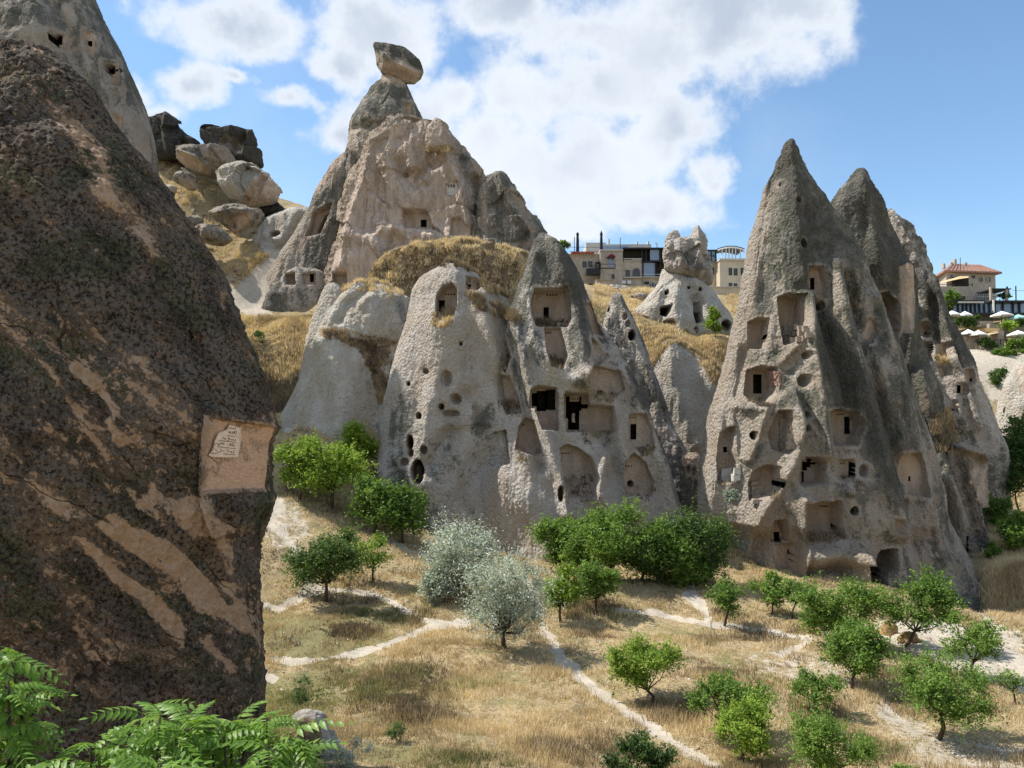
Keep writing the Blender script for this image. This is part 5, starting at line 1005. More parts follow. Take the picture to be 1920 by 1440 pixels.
TR = [
 ('dark green spreading tree above its own round shadow, on the left grass', 612,1128,530,692,985,'dark',1112,1.1),
 ('yellow green thin bush behind the dark spreading tree', 700,1092,662,732,1002,'bright',1080,0.5),
 ('bright green tree, leftmost of the grove under the broad pale cone', 562,938,518,610,828,'bright',918,1.2),
 ('bright green tree in the middle of the grove under the broad pale cone', 622,955,562,690,822,'bright',942,1.3),
 ('green tree standing highest behind the left grove', 676,905,628,706,798,'bright',890,1.2),
 ('mid green tree at the right end of the left grove', 702,1000,660,748,884,'mid',985,1.1),
 ('green tree leaning against the foot of the smooth pale cone', 756,1018,708,806,906,'mid',1000,1.1),
 ('rounded green tree at the left end of the central thicket', 1048,1075,1004,1098,965,'mid',1068,1.3),
 ('tallest green tree of the central thicket', 1140,1095,1088,1206,938,'mid',1090,1.5),
 ('broad green tree in the middle of the central thicket', 1200,1092,1150,1280,972,'mid',1090,1.5),
 ('dark shaded tree at the right end of the central thicket, touching the cone', 1322,1092,1256,1378,955,'dark',1092,1.6),
 ('dark tree deep in the central thicket', 1262,1085,1222,1300,985,'dark',1092,1.5),
 ('green tree filling the gap between the two left trees of the central thicket', 1098,1090,1062,1142,985,'mid',1088,1.4),
 ('dark low tree at the back right of the central thicket', 1232,1094,1190,1272,1000,'dark',1094,1.4),
 ('leafy low tree squeezed in before the dark tree of the central thicket', 1285,1100,1240,1335,1015,'mid',1098,1.2),
 ('yellow green slim tree in front of the central thicket', 1052,1168,1014,1088,1060,'bright',1140,0.9),
 ('mid green bushy tree beside the yellow green slim one', 1115,1148,1068,1162,1050,'mid',1132,1.0),
 ('small tree by the pale path fork below the tall right cone', 1357,1172,1322,1410,1080,'mid',1148,0.55),
 ('small dark tree just below the tall cone entrance path', 1440,1152,1404,1494,1075,'mid',1128,0.7),
 ('slim dark tree between two bigger ones at the cone foot', 1486,1160,1468,1518,1092,'dark',1140,0.6),
 ('tall leafy tree hiding the cave mouth at the cone foot', 1580,1215,1502,1648,1078,'mid',1205,1.35),
 ('dark rounded tree just below the tall leafy one', 1600,1292,1538,1662,1172,'mid',1275,1.2),
 ('umbrella shaped tree on pale bare ground beside the cones', 1688,1214,1655,1785,1086,'mid',1185,0.8),
 ('wide tree with twin stems casting shade on the pale slope, lower right', 1757,1386,1676,1862,1212,'mid',1350,0.9),
 ('airy thin leaved tree behind the wide twin stemmed tree', 1815,1275,1765,1892,1152,'mid',1255,0.4),
 ('wispy little tree at the right edge of the slope', 1905,1322,1868,1925,1252,'mid',1305,0.3),
 ('bright green leaning tree on the dry slope in the lower middle', 1222,1318,1148,1278,1196,'bright',1300,0.9),
 ('spreading tree with two uneven crowns in the lower middle', 1350,1385,1272,1440,1266,'mid',1345,0.8),
 ('bright yellow green round tree in front of the two crowned one', 1390,1432,1342,1442,1312,'bright',1412,1.1),
 ('thin straggly tree between the bright round tree and the wide one', 1532,1345,1468,1596,1258,'mid',1330,0.5),
 ('bright bush of young shoots at the bottom edge', 1555,1480,1472,1645,1342,'mid',1470,1.1),
 ('dark bush cut by the bottom edge left of the bright shoots', 1195,1490,1128,1258,1384,'dark',1470,0.9),
 ('small bush at the bottom edge, far right', 1690,1470,1650,1740,1424,'mid',1465,0.5),
]
for (lab, bx, by, x0, x1, yt, kind, yb_, dn) in TR:
    tree(lab, bx, by, x0, x1, yt, kind, ybot=yb_, dens=dn, airy=1.0 if dn < 0.7 else 0.4)
M['twig'] = M['bark']
for lab, bx, by, x0, x1, yt, yb_ in [('silvery oleaster tree, the farther and taller of the pair', 856,1118,800,936,976,1118),('silvery oleaster tree, the nearer one overhanging the path', 948,1216,872,1018,1022,1214),('low silvery shrub at the left foot of the oleasters', 815,1130,792,842,1070,1128)]:
    tree(lab, bx, by, x0, x1, yt, 'silver', ybot=yb_, dens=3.0, airy=0.5, asp=0.42, lobes=26)
for lab, bx, by, x0, x1, yt, yb_, kind, Y, dn in [
 ('thin bright green shrub growing beside the squat cave cone', 1341,634,1324,1357,572,632,'bright',105,1.3),
 ('dark green shrub on the bare pale ground near the right edge', 1870,728,1853,1888,690,724,'dark',None,1.2),
 ('tree in front of the red roofed house', 1786,585,1768,1800,536,580,'mid',150,1.3),
 ('dark green shrub on the golden terrace behind the foreground rock', 488,662,472,508,622,660,'dark',97,1.2),
 ('dark leafy tree, topmost at the right edge', 1892,905,1850,1950,792,880,'dark',86,1.4),
 ('broad dark leafy tree below the topmost one at the right edge', 1912,960,1845,1960,828,935,'dark',84,1.5),
 ('green shrub against the shaded rock at the right edge', 1868,1000,1848,1892,925,992,'mid',80,1.1),
 ('bright shrub on the yellow slope at the right edge', 1905,1050,1876,1945,958,1040,'mid',74,1.2),
 ('low bush at the base of the cones near the right edge', 1900,1150,1868,1940,1095,1150,'dark',66,1.2),
 ('small bush between the yellow slope shrubs', 1862,1060,1850,1876,1008,1058,'mid',72,1.0),
 ('small grey green bush on the niche ledge of the tallest cone', 1372,948,1358,1384,918,944,'silver',61.5,1.3),
 ('greenish tuft on the hotel side spur', 1053,472,1042,1066,452,470,'mid',100,1.2)]:
    tree(lab, bx, by, x0, x1, yt, kind, ybot=yb_, Y=Y, dens=dn*1.3, trunk=0.5, cat='shrub', name='shrub', lobes=9, airy=0.2)
for lab, bx, by, x0, x1, yt, kind in [('dark green thistly shrub in the left grass', 562,1325,540,592,1268,'dark'),('grey green low shrub in the grass beside the domed rock', 735,1395,715,760,1350,'dark'),('bluish green weed patch at the bottom left of the grass', 640,1440,600,690,1385,'silver')]:
    tree(lab, bx, by, x0, x1, yt, kind, ybot=by, dens=0.7, trunk=0.3, cat='shrub', name='shrub', airy=1.0, asp=0.25)

# hay heaps and slabs near the umbrella tree
def lump(name, label, px, py, w, h, mat, cat, group=None):
    b = hit(px, py); s = b[1]/F; n = 14; V = []; Fc = []
    for i in range(7):
        for j in range(n):
            th = i/6*math.pi/2; ph = 2*math.pi*j/n; k = 1+0.28*math.sin(3*ph+i+px)+rng.uniform(-0.12, 0.12)
            V.append((math.cos(th)*math.cos(ph)*w/2*s*k, math.cos(th)*math.sin(ph)*w/2*s*0.8*k, math.sin(th)*h*s*(1+rng.uniform(-.1, .1))-0.12))
    for i in range(6):
        for j in range(n): Fc.append((i*n+j, i*n+(j+1) % n, (i+1)*n+(j+1) % n, (i+1)*n+j))
    o = mesh_np(name, np.array(V), [np.array(Fc)], mat); o.location = b; return tag(o, label, cat, group)
M['hay'] = plain('straw_heap_material', (0.50, 0.33, 0.15), 0.95, 0.55, 6.0, bdist=0.06)
lump('straw_heap', 'small tan straw heap nearest the tall leafy tree', 1638, 1192, 24, 16, M['hay'], 'straw heap')
lump('straw_heap', 'largest tan straw heap, left of the umbrella shaped tree', 1665, 1188, 34, 26, M['hay'], 'straw heap')
lump('straw_heap', 'straw heap half hidden behind the umbrella tree trunk', 1706, 1202, 40, 20, M['hay'], 'straw heap')
lump('flat_stone', 'flat pale slab right of the straw heaps', 1733, 1208, 22, 7, M['white_rock'], 'stone')
lump('flat_stone', 'flat stone on the bare ground below the umbrella tree', 1700, 1232, 26, 6, M['stone'], 'stone')
b = hit(1333, 1180); s = b[1]/F; mb = MB(); mb.tube([tuple(b), (b[0], b[1], b[2]+14*s)], 0.05, 6); tag(mb.build('marker_post', M['white_rock']), 'short white marker post beside the path', 'post')

# ------------------------------------------------------------------ foreground tree with long pinnate leaves
def frond_mesh(k):
    rs = np.random.default_rng(100+k); n = 7+k % 3; Ln = 0.56; V = []; Fc = []; T = []
    def pt(t): return np.array([t*Ln, 0.0, 0.16*t-0.36*t*t])
    for i in range(n):
        t = 0.16+0.84*i/(n-1); p = pt(t); ll = 0.175*(1-0.45*abs(t-0.45)**1.3*1.6)*rs.uniform(0.85, 1.1)
        for sd in ((1, -1) if i < n-1 else (0,)):
            ang = math.radians(62 if sd else 0)+rs.uniform(-.12, .12); dv = np.array([math.cos(ang), sd*math.sin(ang), -0.30+rs.uniform(-.12, .08)]) if sd else np.array([1, 0, -0.4])
            dv /= np.linalg.norm(dv); wv_ = np.cross(dv, [0, 0, 1]); wv_ /= np.linalg.norm(wv_); up = np.cross(wv_, dv); w_ = ll*0.19
            b = len(V)
            sp = [(0, 0, 0), (0.28, 1, .25), (0.6, 0.78, .1), (1, 0, -.25), (0.6, -0.78, .1), (0.28, -1, .25)]
            for (a_, c_, u_) in sp: V.append(p+dv*ll*a_+wv_*w_*c_+up*w_*u_+np.array([0, 0, -0.10*ll*a_*a_]))
            V.append(p+dv*ll*0.35-up*0); V.append(p+dv*ll*0.65+np.array([0, 0, -0.04*ll]))
            Fc += [(b, b+1, b+6), (b+1, b+2, b+7, b+6), (b+2, b+3, b+7), (b, b+6, b+5), (b+6, b+7, b+4, b+5), (b+7, b+3, b+4)]
            T += [rs.uniform(0.25, 0.75)]*8
    # stalk
    for i in range(8):
        p0, p1 = pt(i/8), pt((i+1)/8); b = len(V); r = 0.0045*(1-i/10)
        V += [p0+[0, r, 0], p0+[0, -r, 0], p1+[0, -r, 0], p1+[0, r, 0], p0+[0, 0, r*1.5], p1+[0, 0, r*1.5]]; T += [0.9]*6
        Fc += [(b, b+1, b+2, b+3), (b, b+4, b+5, b+3), (b+1, b+4, b+5, b+2)]
    me = bpy.data.meshes.new('leaf'); me.from_pydata([tuple(v) for v in V], [], Fc); a = me.attributes.new('tone', 'FLOAT', 'POINT'); a.data.foreach_set('value', np.array(T, np.float32)); me.materials.append(M['leaf_frond']); return me
FM = [frond_mesh(k) for k in range(5)]
def frond_tree(label, tips, base, nbr, trunk_r):
    root = empty('tree', base, label, 'tree'); mb = MB(); B = Vector(base)
    for (px, py, Y, n) in tips:
        p = Vector(at(px, py, Y)); q = p+Vector((rng.uniform(-.2, .2), rng.uniform(-.1, .4), -rng.uniform(0.8, 1.4)))
        mb.tube([B, (B+q)/2+Vector((rng.uniform(-.2, .2), 0.2, 0)), q, p], [trunk_r, trunk_r*0.5, 0.02, 0.008], 6)
        for k in range(n+6):
            o = bpy.data.objects.new('leaf', FM[int(rng.integers(5))]); col.objects.link(o); o.parent = root
            t = rng.uniform(0, 0.65) if k > 4 else rng.uniform(0, 0.1); o.location = p.lerp(q, t)-B
            an = 2*math.pi*k/n*1.618*3+rng.uniform(-.3, .3); s = rng.uniform(0.42, 0.74)
            o.rotation_euler = (rng.uniform(-.5, .5), rng.uniform(-0.6, 0.5), an); o.scale = (s, s, s)
    mb.build('branches', M['bark'], root, smooth=True); return root
t1 = [(270,1335,6.5,8),(300,1345,6.2,7),(400,1350,6.4,7),(440,1345,6.6,6),(350,1355,6.3,6),(500,1345,6.4,6),(170,1395,6.2,6),(545,1375,6.3,5),(20,1400,6.3,9),(70,1425,6.0,9),(130,1425,6.4,8),(180,1412,6.6,9),(235,1390,6.5,9),(285,1365,6.4,9),(330,1385,6.1,9),(375,1370,6.5,9),(420,1380,6.2,9),(465,1362,6.5,9),(500,1395,6.1,9),(535,1410,6.5,7),
      (300,1430,5.8,9),(400,1440,5.7,9),(210,1445,5.8,9),(480,1445,5.8,8),(350,1435,6.8,8),(100,1455,5.6,8),(20,1450,5.5,8),(260,1470,5.6,6),(440,1480,5.6,6)]
frond_tree('leafy foreground tree with long feathery pinnate leaves along the bottom left edge', t1, tuple(at(260, 1500, 6.6)-np.array([0, 0, 2.6])), 0, 0.06)
t2 = [(0,1212,6.6,7),(22,1240,6.4,7),(15,1275,6.2,9),(45,1310,6.5,9),(10,1345,6.2,9),(55,1345,6.7,6),(-20,1240,6.4,8),(-30,1310,6.2,8)]
frond_tree('feathery leaved tree rising at the extreme left edge', t2, tuple(at(-60, 1500, 6.6)-np.array([0, 0, 2.6])), 0, 0.05)

def scree(label, poly, n, s0, s1, mat, ymin, ymax):
    g = (polysd(GVp[0], GVp[1], poly) > 0) & (GV[:, 1] > ymin) & (GV[:, 1] < ymax); k = rng.choice(np.nonzero(g)[0], n); b = MB()
    for i in k:
        p = GV[i]+np.array([rng.uniform(-.2, .2), rng.uniform(-.2, .2), 0]); s = rng.uniform(s0, s1); q = rng.uniform(0.5, 1.0, (6, 1))*np.array([(1,0,0),(0,1,0),(-1,0,0),(0,-1,0),(0,0,.8),(0,0,-.5)])*s+rng.normal(0, s*0.12, (6, 3))
        b.add([tuple(p+v) for v in q], [(0,1,4),(1,2,4),(2,3,4),(3,0,4),(1,0,5),(2,1,5),(3,2,5),(0,3,5)])
    tag(b.build('scree', M[mat]), label, 'stones', kind='stuff')
scree('small broken stones among the hillside boulders', [(285,290),(330,290),(480,390),(500,480),(440,540),(395,480),(300,350)], 170, 0.15, 0.75, 'stone', 90, 150)
scree('small pale stones scattered along the valley paths', [(485,960),(760,1000),(1350,1110),(1900,1180),(1900,1430),(1300,1430),(500,1290)], 900, 0.03, 0.12, 'white_rock', 25, 75)
scree('rubble below the golden slope under the hotel', [(1130,540),(1240,545),(1230,600),(1130,600)], 60, 0.15, 0.5, 'stone', 100, 145)
# ------------------------------------------------------------------ buildings on the ridge
M['ashlar'] = plain('grey_beige_ashlar', (0.46, 0.40, 0.33), 0.9, 0.25, 1.5); M['cream'] = plain('cream_render', (0.58, 0.50, 0.38), 0.9, 0.12, 0.8)
M['roofwhite'] = plain('pale_concrete', (0.55, 0.52, 0.47), 0.9, 0.15, 1.0); M['frame'] = plain('dark_metal_frame', (0.03, 0.03, 0.035), 0.5, 0.2)
M['glass'] = plain('blue_reflective_glass', (0.16, 0.24, 0.36), 0.08, 0.15, 0.6, spec=0.9); M['dark'] = plain('dark_window_glass', (0.03, 0.035, 0.045), 0.15, 0.2, spec=0.6)
M['tiles'] = plain('terracotta_tiles', (0.36, 0.21, 0.16), 0.85, 0.3, 2.0); M['canvas'] = plain('white_canvas', (0.80, 0.79, 0.75), 0.8, 0.05); M['teal'] = plain('teal_canvas', (0.30, 0.52, 0.50), 0.8, 0.05)
M['tan'] = plain('tan_canvas', (0.62, 0.45, 0.24), 0.8, 0.1); M['navy'] = plain('navy_canvas', (0.025, 0.03, 0.045), 0.8, 0.2); M['red'] = plain('red_planter', (0.40, 0.10, 0.06), 0.8, 0.4, 3.0)
M['whitemetal'] = plain('white_metal', (0.7, 0.7, 0.68), 0.5, 0.05); M['awning'] = plain('dark_red_awning', (0.12, 0.03, 0.03), 0.8, 0.2)
def part(name, mat, root, rects, Y, th, lab=None):
    b = MB()
    for r in rects: b.pbox(*r, Y, th)
    o = b.build(name, M[mat], root)
    if lab: o['label'] = lab
    return o
def window(root, r, Y, mat='dark', frame='frame', fw=0.7):
    x0, y0, x1, y1 = r
    f = MB()
    for q in [(x0-fw, y0-fw, x0, y1+fw), (x1, y0-fw, x1+fw, y1+fw), (x0, y0-fw, x1, y0), (x0, y1, x1, y1+fw)]: f.pbox(*q, Y-0.10, 0.1)
    fo = f.build('window', M[frame], root)
    b = MB(); b.pbox(x0, y0, x1, y1, Y-0.05, 0.04); b.build('pane', M[mat], fo)
def archwin(root, x0, y0, x1, y1, Y, mat='dark', mull=0, nm='arched_window'):
    cx_, r = (x0+x1)/2, (x1-x0)/2; pts = [(x0, y1), (x1, y1)]+[(cx_+r*math.cos(a), y0+r-r*math.sin(a)) for a in np.linspace(0, math.pi, 10)]
    w_ = [at(x, y, Y-0.06) for x, y in pts]; n = len(w_); b = MB(); b.add([tuple(q) for q in w_]+[tuple(q+np.array([0, .05, 0])) for q in w_], [tuple(range(n))]+[(i, (i+1) % n, n+(i+1) % n, n+i) for i in range(n)])
    o = b.build(nm, M[mat], root)
    fr_ = [tuple(at(x, y, Y-0.08)) for x, y in pts[1:]]+[tuple(at(x0, y1, Y-0.08))]; b = MB(); b.tube(fr_, 0.09, 4)
    for k in range(mull): xm = x0+(x1-x0)*(k+1)/(mull+1); hh = math.sqrt(max(0, r*r-(xm-cx_)**2)); b.tube([tuple(at(xm, y1, Y-0.08)), tuple(at(xm, y0+r-hh, Y-0.08))], 0.06, 4)
    if mull: b.tube([tuple(at(x0+1, (y0+y1)/2+2, Y-0.08)), tuple(at(x1-1, (y0+y1)/2+2, Y-0.08))], 0.06, 4)
    b.build('arch_frame', M['roofwhite' if mull else 'ashlar'], o)
YH = 142
h1 = empty('hotel', tuple(at(1115, 540, YH)), 'stone hotel with a red arched window and sun terrace, left of the glass fronted one', 'building')
part('low_wall', 'ashlar', h1, [(1052,477,1126,532)], YH+1.5, 8); part('tower_wall', 'ashlar', h1, [(1126,470,1167.5,545)], YH, 9); part('parapet', 'roofwhite', h1, [(1125,467.5,1168.5,470)], YH-0.3, 9.5); part('ledge', 'roofwhite', h1, [(1052,475.5,1125,477)], YH+1.2, 8)
for r in [(1093,491,1099,500),(1104,490.5,1110,499.5)]: window(h1, r, YH+1.5)
archwin(h1, 1140, 480, 1152, 500, YH, 'glass'); b = MB(); b.tube([tuple(at(1139+13*t, 484-5*math.sin(math.pi*t), YH-0.6)) for t in np.linspace(0, 1, 7)], 0.35, 5); b.build('awning', M['awning'], h1)
part('balcony', 'frame', h1, [(1126,502,1154,503.5),(1126,495,1126.6,502),(1153,495,1154,502),(1126,494.5,1154,495.1)], YH-1.5, 0.3); part('shed_roof', 'frame', h1, [(1100,503,1126,514),(1117,491,1119,503),(1124,491,1126,503),(1117,491,1126,492)], YH-0.6, 1.5); window(h1, (1148,515,1151.5,522), YH)
for i, (x, y) in enumerate([(1071+i*6.2, 473.8) for i in range(7)]):
    o = MB().pbox(x, y-2.4, x+5.4, y+1.6, YH+0.6, 0.5).build('planter', M['red']); tag(o, ['leftmost','second from left','third from left','middle','third from right','second from right','rightmost'][i]+' red planter box of seven along the sun terrace edge', 'planter', 'red planters along the terrace')
h1b = empty('rooftop_block', tuple(at(1160, 468, YH+9)), 'pale flat roofed block rising behind the hotel terrace', 'building')
part('wall', 'roofwhite', h1b, [(1099,455,1136,478),(1136,458,1221,478)], YH+12, 8); part('glass_screen', 'glass', h1b, [(1130,461,1178,470)], YH+5, 0.3)
for i, (x, y0, y1) in enumerate([(1142,448,458),(1195,453,459),(1216,452,459)]): part('chimney', 'roofwhite', h1b, [(x-1.3,y0,x+1.3,y1)], YH+12, 1)
for x, y0, lab in [(1083,435,'closed navy parasol, the left of two on the hotel terrace'),(1127.5,432,'closed navy parasol, the right of two on the hotel terrace')]:
    g_ = empty('parasol', tuple(at(x, 474, YH-0.5+3)), lab, 'parasol'); Y_ = YH+2.5; p = [at(x, q, Y_) for q in (474, 469, 462, 450, 442, 440, 437, y0)]
    MB().tube([tuple(v) for v in p], [0.30, .32, 0.30, 0.27, 0.22, 0.30, 0.22, 0.02], 8).build('folded_canopy', M['navy'], g_, smooth=True); MB().tube([tuple(at(x, 478, Y_)), tuple(at(x, 470, Y_))], 0.12, 6).build('pole', M['frame'], g_)
def parasol(x, y, w_, Y, mat, lab, h=9, grp=None, pole=14):
    s = Y/F; g_ = empty('parasol', tuple(at(x, y+pole, Y)), lab, 'parasol', grp); top = Vector(at(x, y-h*0.5, Y)); r = w_/2*s; vs = [tuple(top)]; n = 8
    for k in range(n): vs.append(tuple(top+Vector((r*math.cos(k*math.pi/4+.2), r*math.sin(k*math.pi/4+.2), -h*s))))
    for k in range(n): vs.append(tuple(top+Vector((r*math.cos(k*math.pi/4+.2), r*math.sin(k*math.pi/4+.2), -h*s-0.25))))
    MB().add(vs, [(0, k+1, (k+1) % n+1) for k in range(n)]+[(k+1, n+k+1, n+(k+1) % n+1, (k+1) % n+1) for k in range(n)]).build('canopy', M[mat], g_); MB().tube([tuple(at(x, y+pole, Y)), tuple(top)], 0.05, 5).build('pole', M['frame'], g_)
for x, y, l in [(1035,452.5,'nearest the rock'),(1048,451,'in the middle'),(1064,454,'nearest the folded parasol')]: parasol(x, y, 14, 160, 'canvas', 'tiny cream parasol on the far terrace, '+l, h=3)
for pts, lab in [([(1077,476),(1077,444)],'thin lamp post on the hotel terrace left of the parasols'),([(1163,468),(1163,447),(1164,446)],'thin lamp post right of the second closed parasol'),([(1232,466),(1232,457),(1230,455),(1229,457)],'small hooked lamp on the glass hotel roof')]:
    tag(MB().tube([tuple(at(x, y, YH+1)) for x, y in pts], 0.07, 5).build('lamp_post', M['frame']), lab, 'lamp post')
tag(MB().tube([tuple(at(x, 472, YH+2.4)) for x in (1068, 1126)], 0.04, 4).tube([tuple(at(x, 463.5, YH+2.4)) for x in (1040, 1126)], 0.04, 4).build('terrace_railing', M['frame']), 'thin dark railing along the hotel sun terrace', 'railing')
h2 = empty('hotel', tuple(at(1205, 545, YH)), 'hotel with tall blue glass bays and arched lower doors, in the middle of the ridge', 'building')
part('wall', 'ashlar', h2, [(1168,490,1205,545),(1205,519.5,1262,560)], YH+0.5, 9); part('cornice', 'roofwhite', h2, [(1167,519,1205,520.6),(1204,518.4,1262,520)], YH, 1.0); part('dark_recess', 'shade_black', h2, [(1168,466,1262,490),(1205,490,1262,519)], YH+2, 6); part('roof_edge', 'frame', h2, [(1168,464,1262,466.4),(1204,489,1262,490.6)], YH, 8)
for x in (1168, 1203, 1211, 1237, 1242): part('mullion', 'frame', h2, [(x, 466, x+1.3, 489)], YH+0.3, 0.5)
for x in (1204.5, 1229, 1238): part('mullion', 'frame', h2, [(x, 490.6, x+1, 519)], YH+0.3, 0.5)
part('glass_bay', 'glass', h2, [(1219,468,1236,488)], YH+0.6, 0.3); part('glass_bay', 'glass', h2, [(1207,492.5,1228,518)], YH+0.6, 0.3); part('curtain', 'roofwhite', h2, [(1213,493,1216,517),(1223,493,1225,517),(1226,469,1228,487)], YH+0.9, 0.1) ; part('rail', 'whitemetal', h2, [(1206,514,1240,514.6),(1169,484.5,1204,485.3)], YH, 0.1)
part('sloped_band', 'ashlar', h2, [(1168,487,1186,490),(1186,485.5,1204,490)], YH+0.4, 1); archwin(h2, 1185, 502, 1201, 518, YH+0.5); window(h2, (1174,507,1180,519), YH+0.5); archwin(h2, 1216, 529, 1232, 547, YH+0.5, 'dark', 2); part('sign_board', 'frame', h2, [(1208.5,528,1217,532.5)], YH+0.3, 0.15)
for x in (1166.5, 1176.5): tag(MB().pbox(x, 526, x+7, 532, YH-0.1, 0.5).build('air_conditioner', M['whitemetal']), 'white air conditioner box, '+('left' if x < 1170 else 'right')+' of two under the glass hotel', 'air conditioner')
tag(MB().pbox(1118, 525, 1151, 545, YH-3, 1.5).pbox(1117.5, 524, 1151.5, 525, YH-3.2, 1.9).build('garden_wall', M['ashlar']), 'low grey garden wall below the stone hotel', 'wall')
P_ = [(rng.uniform(1150, 1222), rng.uniform(0, 1)) for _ in range(46)]
for i, (x, t) in enumerate(P_):
    y = 533+(x-1150)*0.24+t*8; p = at(x, y, 131-t*3); w_ = rng.uniform(0.35, 0.9)
    o = MB().box((-w_, -0.35, -0.10), (w_, 0.35, 0.10)).build('slab', M['white_rock']); o.location = p; o.rotation_euler = (rng.uniform(-.3, .3), rng.uniform(-.35, .35), rng.uniform(0, 3)); tag(o, 'white broken slab in the heap sloping down from the hotel', 'slab', 'white slabs tipped below the hotel')
h3 = empty('hotel', tuple(at(1370, 545, YH)), 'cream building with a rooftop pergola between the horned rock and the tallest cone', 'building')
part('wall', 'cream', h3, [(1322,487,1359,560)], YH+3, 8); part('front_block', 'cream', h3, [(1350.5,487,1420,560)], YH, 9); part('parapet', 'roofwhite', h3, [(1349,484.5,1422,488)], YH-0.4, 10); part('terrace_wall', 'cream', h3, [(1330,538,1400,562)], YH-5, 2.5); part('coping', 'roofwhite', h3, [(1329,537,1401,538.6)], YH-5.3, 3)
for r in [(1367.6,503,1372,515),(1377,504,1382,515.5),(1367.6,531,1372,538),(1377,532,1381.5,543),(1390,503,1394,515)]: window(h3, r, YH)
window(h3, (1349,504,1352,516), YH+3); archwin(h3, 1334, 501, 1339.5, 515, YH+3)
part('glass_room', 'glass', h3, [(1327,470,1342,489)], YH+2, 5); part('glass_room_frame', 'frame', h3, [(1326,468,1344,470),(1342,468,1343.5,489),(1334,470,1334.8,489),(1327,479,1342,479.7)], YH+1.7, 0.3)
pg = MB()
for x in (1354, 1361, 1367, 1373, 1379, 1388): pg.pbox(x, 466, x+1.1, 487, YH+1, 0.3)
pg.build('pergola_posts', M['whitemetal'], h3); MB().tube([tuple(at(x, 469-5*math.sin(math.pi*(x-1346)/50), YH+1)) for x in np.linspace(1346, 1396, 12)], 0.16, 5).tube([tuple(at(x, 472-5*math.sin(math.pi*(x-1346)/50), YH+4)) for x in np.linspace(1346, 1396, 12)], 0.16, 5).build('pergola_rims', M['whitemetal'], h3)['kind'] = 'stuff'
b = MB()
for x0, x1 in zip(np.linspace(1346, 1396, 9)[:-1], np.linspace(1346, 1396, 9)[1:]):
    f_ = lambda x: 467.5-5*math.sin(math.pi*(x-1346)/50); a_, c_ = at(x0, f_(x0), YH+1), at(x1, f_(x1), YH+1); b.add([tuple(a_), tuple(c_), (c_[0], YH+6, c_[2]), (a_[0], YH+6, a_[2]), tuple(a_+[0, 0, .2]), tuple(c_+[0, 0, .2]), (c_[0], YH+6, c_[2]+.2), (a_[0], YH+6, a_[2]+.2)], [(0,3,2,1),(4,5,6,7),(0,1,5,4),(1,2,6,5),(2,3,7,6),(3,0,4,7)])
b.build('pergola_roof', M['frame'], h3)
# house with the red roof
YR = 160
hs = empty('house', tuple(at(1815, 563, YR)), 'pale stone house with a red tiled roof at the top right', 'building')
c0 = at(1774, 511, YR); c1 = at(1866, 511, YR+2); c2 = at(1741, 511, YR+14); zt = c0[2]; zb = at(1800, 590, YR)[2]
MB().prism([(c0[0], YR), (c1[0], YR+2), (c1[0]-2, YR+18), (c2[0], YR+14)], zb, zt).build('wall', M['ashlar'], hs)
ev = 0.9; e = [(c0[0]-ev, YR-ev), (c1[0]+ev, YR+2-ev), (c1[0]-2+ev, YR+19), (c2[0]-ev, YR+15)]
r1, r2 = at(1785, 494.5, YR+7), at(1841, 497, YR+9)
MB().add([(x, y, zt) for x, y in e]+[tuple(r1), tuple(r2)]+[(x, y, zt+0.35) for x, y in e], [(6,7,5,4),(7,8,5),(8,9,4,5),(9,6,4),(0,1,7,6),(1,2,8,7),(2,3,9,8),(3,0,6,9),(3,2,1,0)]).build('tiled_roof', M['tiles'], hs)
b = MB()
rl = MB()
for k in range(1, 15):
    t = k/15.; a_ = Vector((e[0][0]*(1-t)+e[1][0]*t, e[0][1]*(1-t)+e[1][1]*t, zt+0.42)); q = Vector(r1)*(1-t)+Vector(r2)*t+Vector((0, 0, .08)); rl.tube([a_, q], 0.07, 4)
o = rl.build('tile_ridges', M['tiles'], hs)
for x, y0, y1, w_ in [(1771,494,503,1.6),(1792,485.5,497,1.7),(1785,492,498,2),(1812,492,500,1.6),(1809,496,501,1.4)]: part('chimney', 'ashlar', hs, [(x-w_, y0, x+w_, y1)], YR+6, 1)
tag(MB().tube([tuple(at(1800.5, 497, YR+6)), tuple(at(1800.5, 483, YR+6))], 0.07, 5).build('antenna_mast', M['frame']), 'thin antenna mast above the red tiled roof', 'mast')
YF = YR+0.6
for r in [(1838.5,519,1843,528),(1853.5,519,1858,528.5)]: archwin(hs, r[0], r[1], r[2], r[3], YR+1.2, 'dark')
window(hs, (1824,517,1828,520.5), YR+0.9); archwin(hs, 1782, 514.5, 1787, 520, YR+0.1); archwin(hs, 1829.5, 545.5, 1855.5, 563, YR+1.0, 'dark', 6, 'great_arched_window')
part('terrace_floor', 'ashlar', hs, [(1757,537,1824,575)], YR-3, 4); part('terrace_recess', 'shade_black', hs, [(1788,519,1816,536)], YR-0.5, 0.5); part('railing', 'frame', hs, [(1762,533,1824,533.7),(1762,533,1762.6,537.5),(1790,533,1790.6,537.5),(1823,531,1824,537.5)], YR-3, 0.1); window(hs, (1803,556,1809,562), YR-3)
a = at(1762, 531, YR-4); b2 = at(1800, 517.5, YR-1); c3 = at(1816, 518.5, YR-1); d3 = at(1812, 524, YR-3.8)
MB().add([tuple(a), tuple(at(1796, 523.5, YR-4)), tuple(at(1800, 517.5, YR-.6)), tuple(at(1768, 527, YR-.6)), tuple(at(1816, 520.5, YR-4)), tuple(at(1816, 518, YR-.6))], [(0,1,2,3),(1,4,5,2)]).build('awning', M['tan'], hs)
pv = empty('restaurant_pavilion', tuple(at(1850, 586, 150)), 'long dark framed glass pavilion below the red roofed house', 'building')
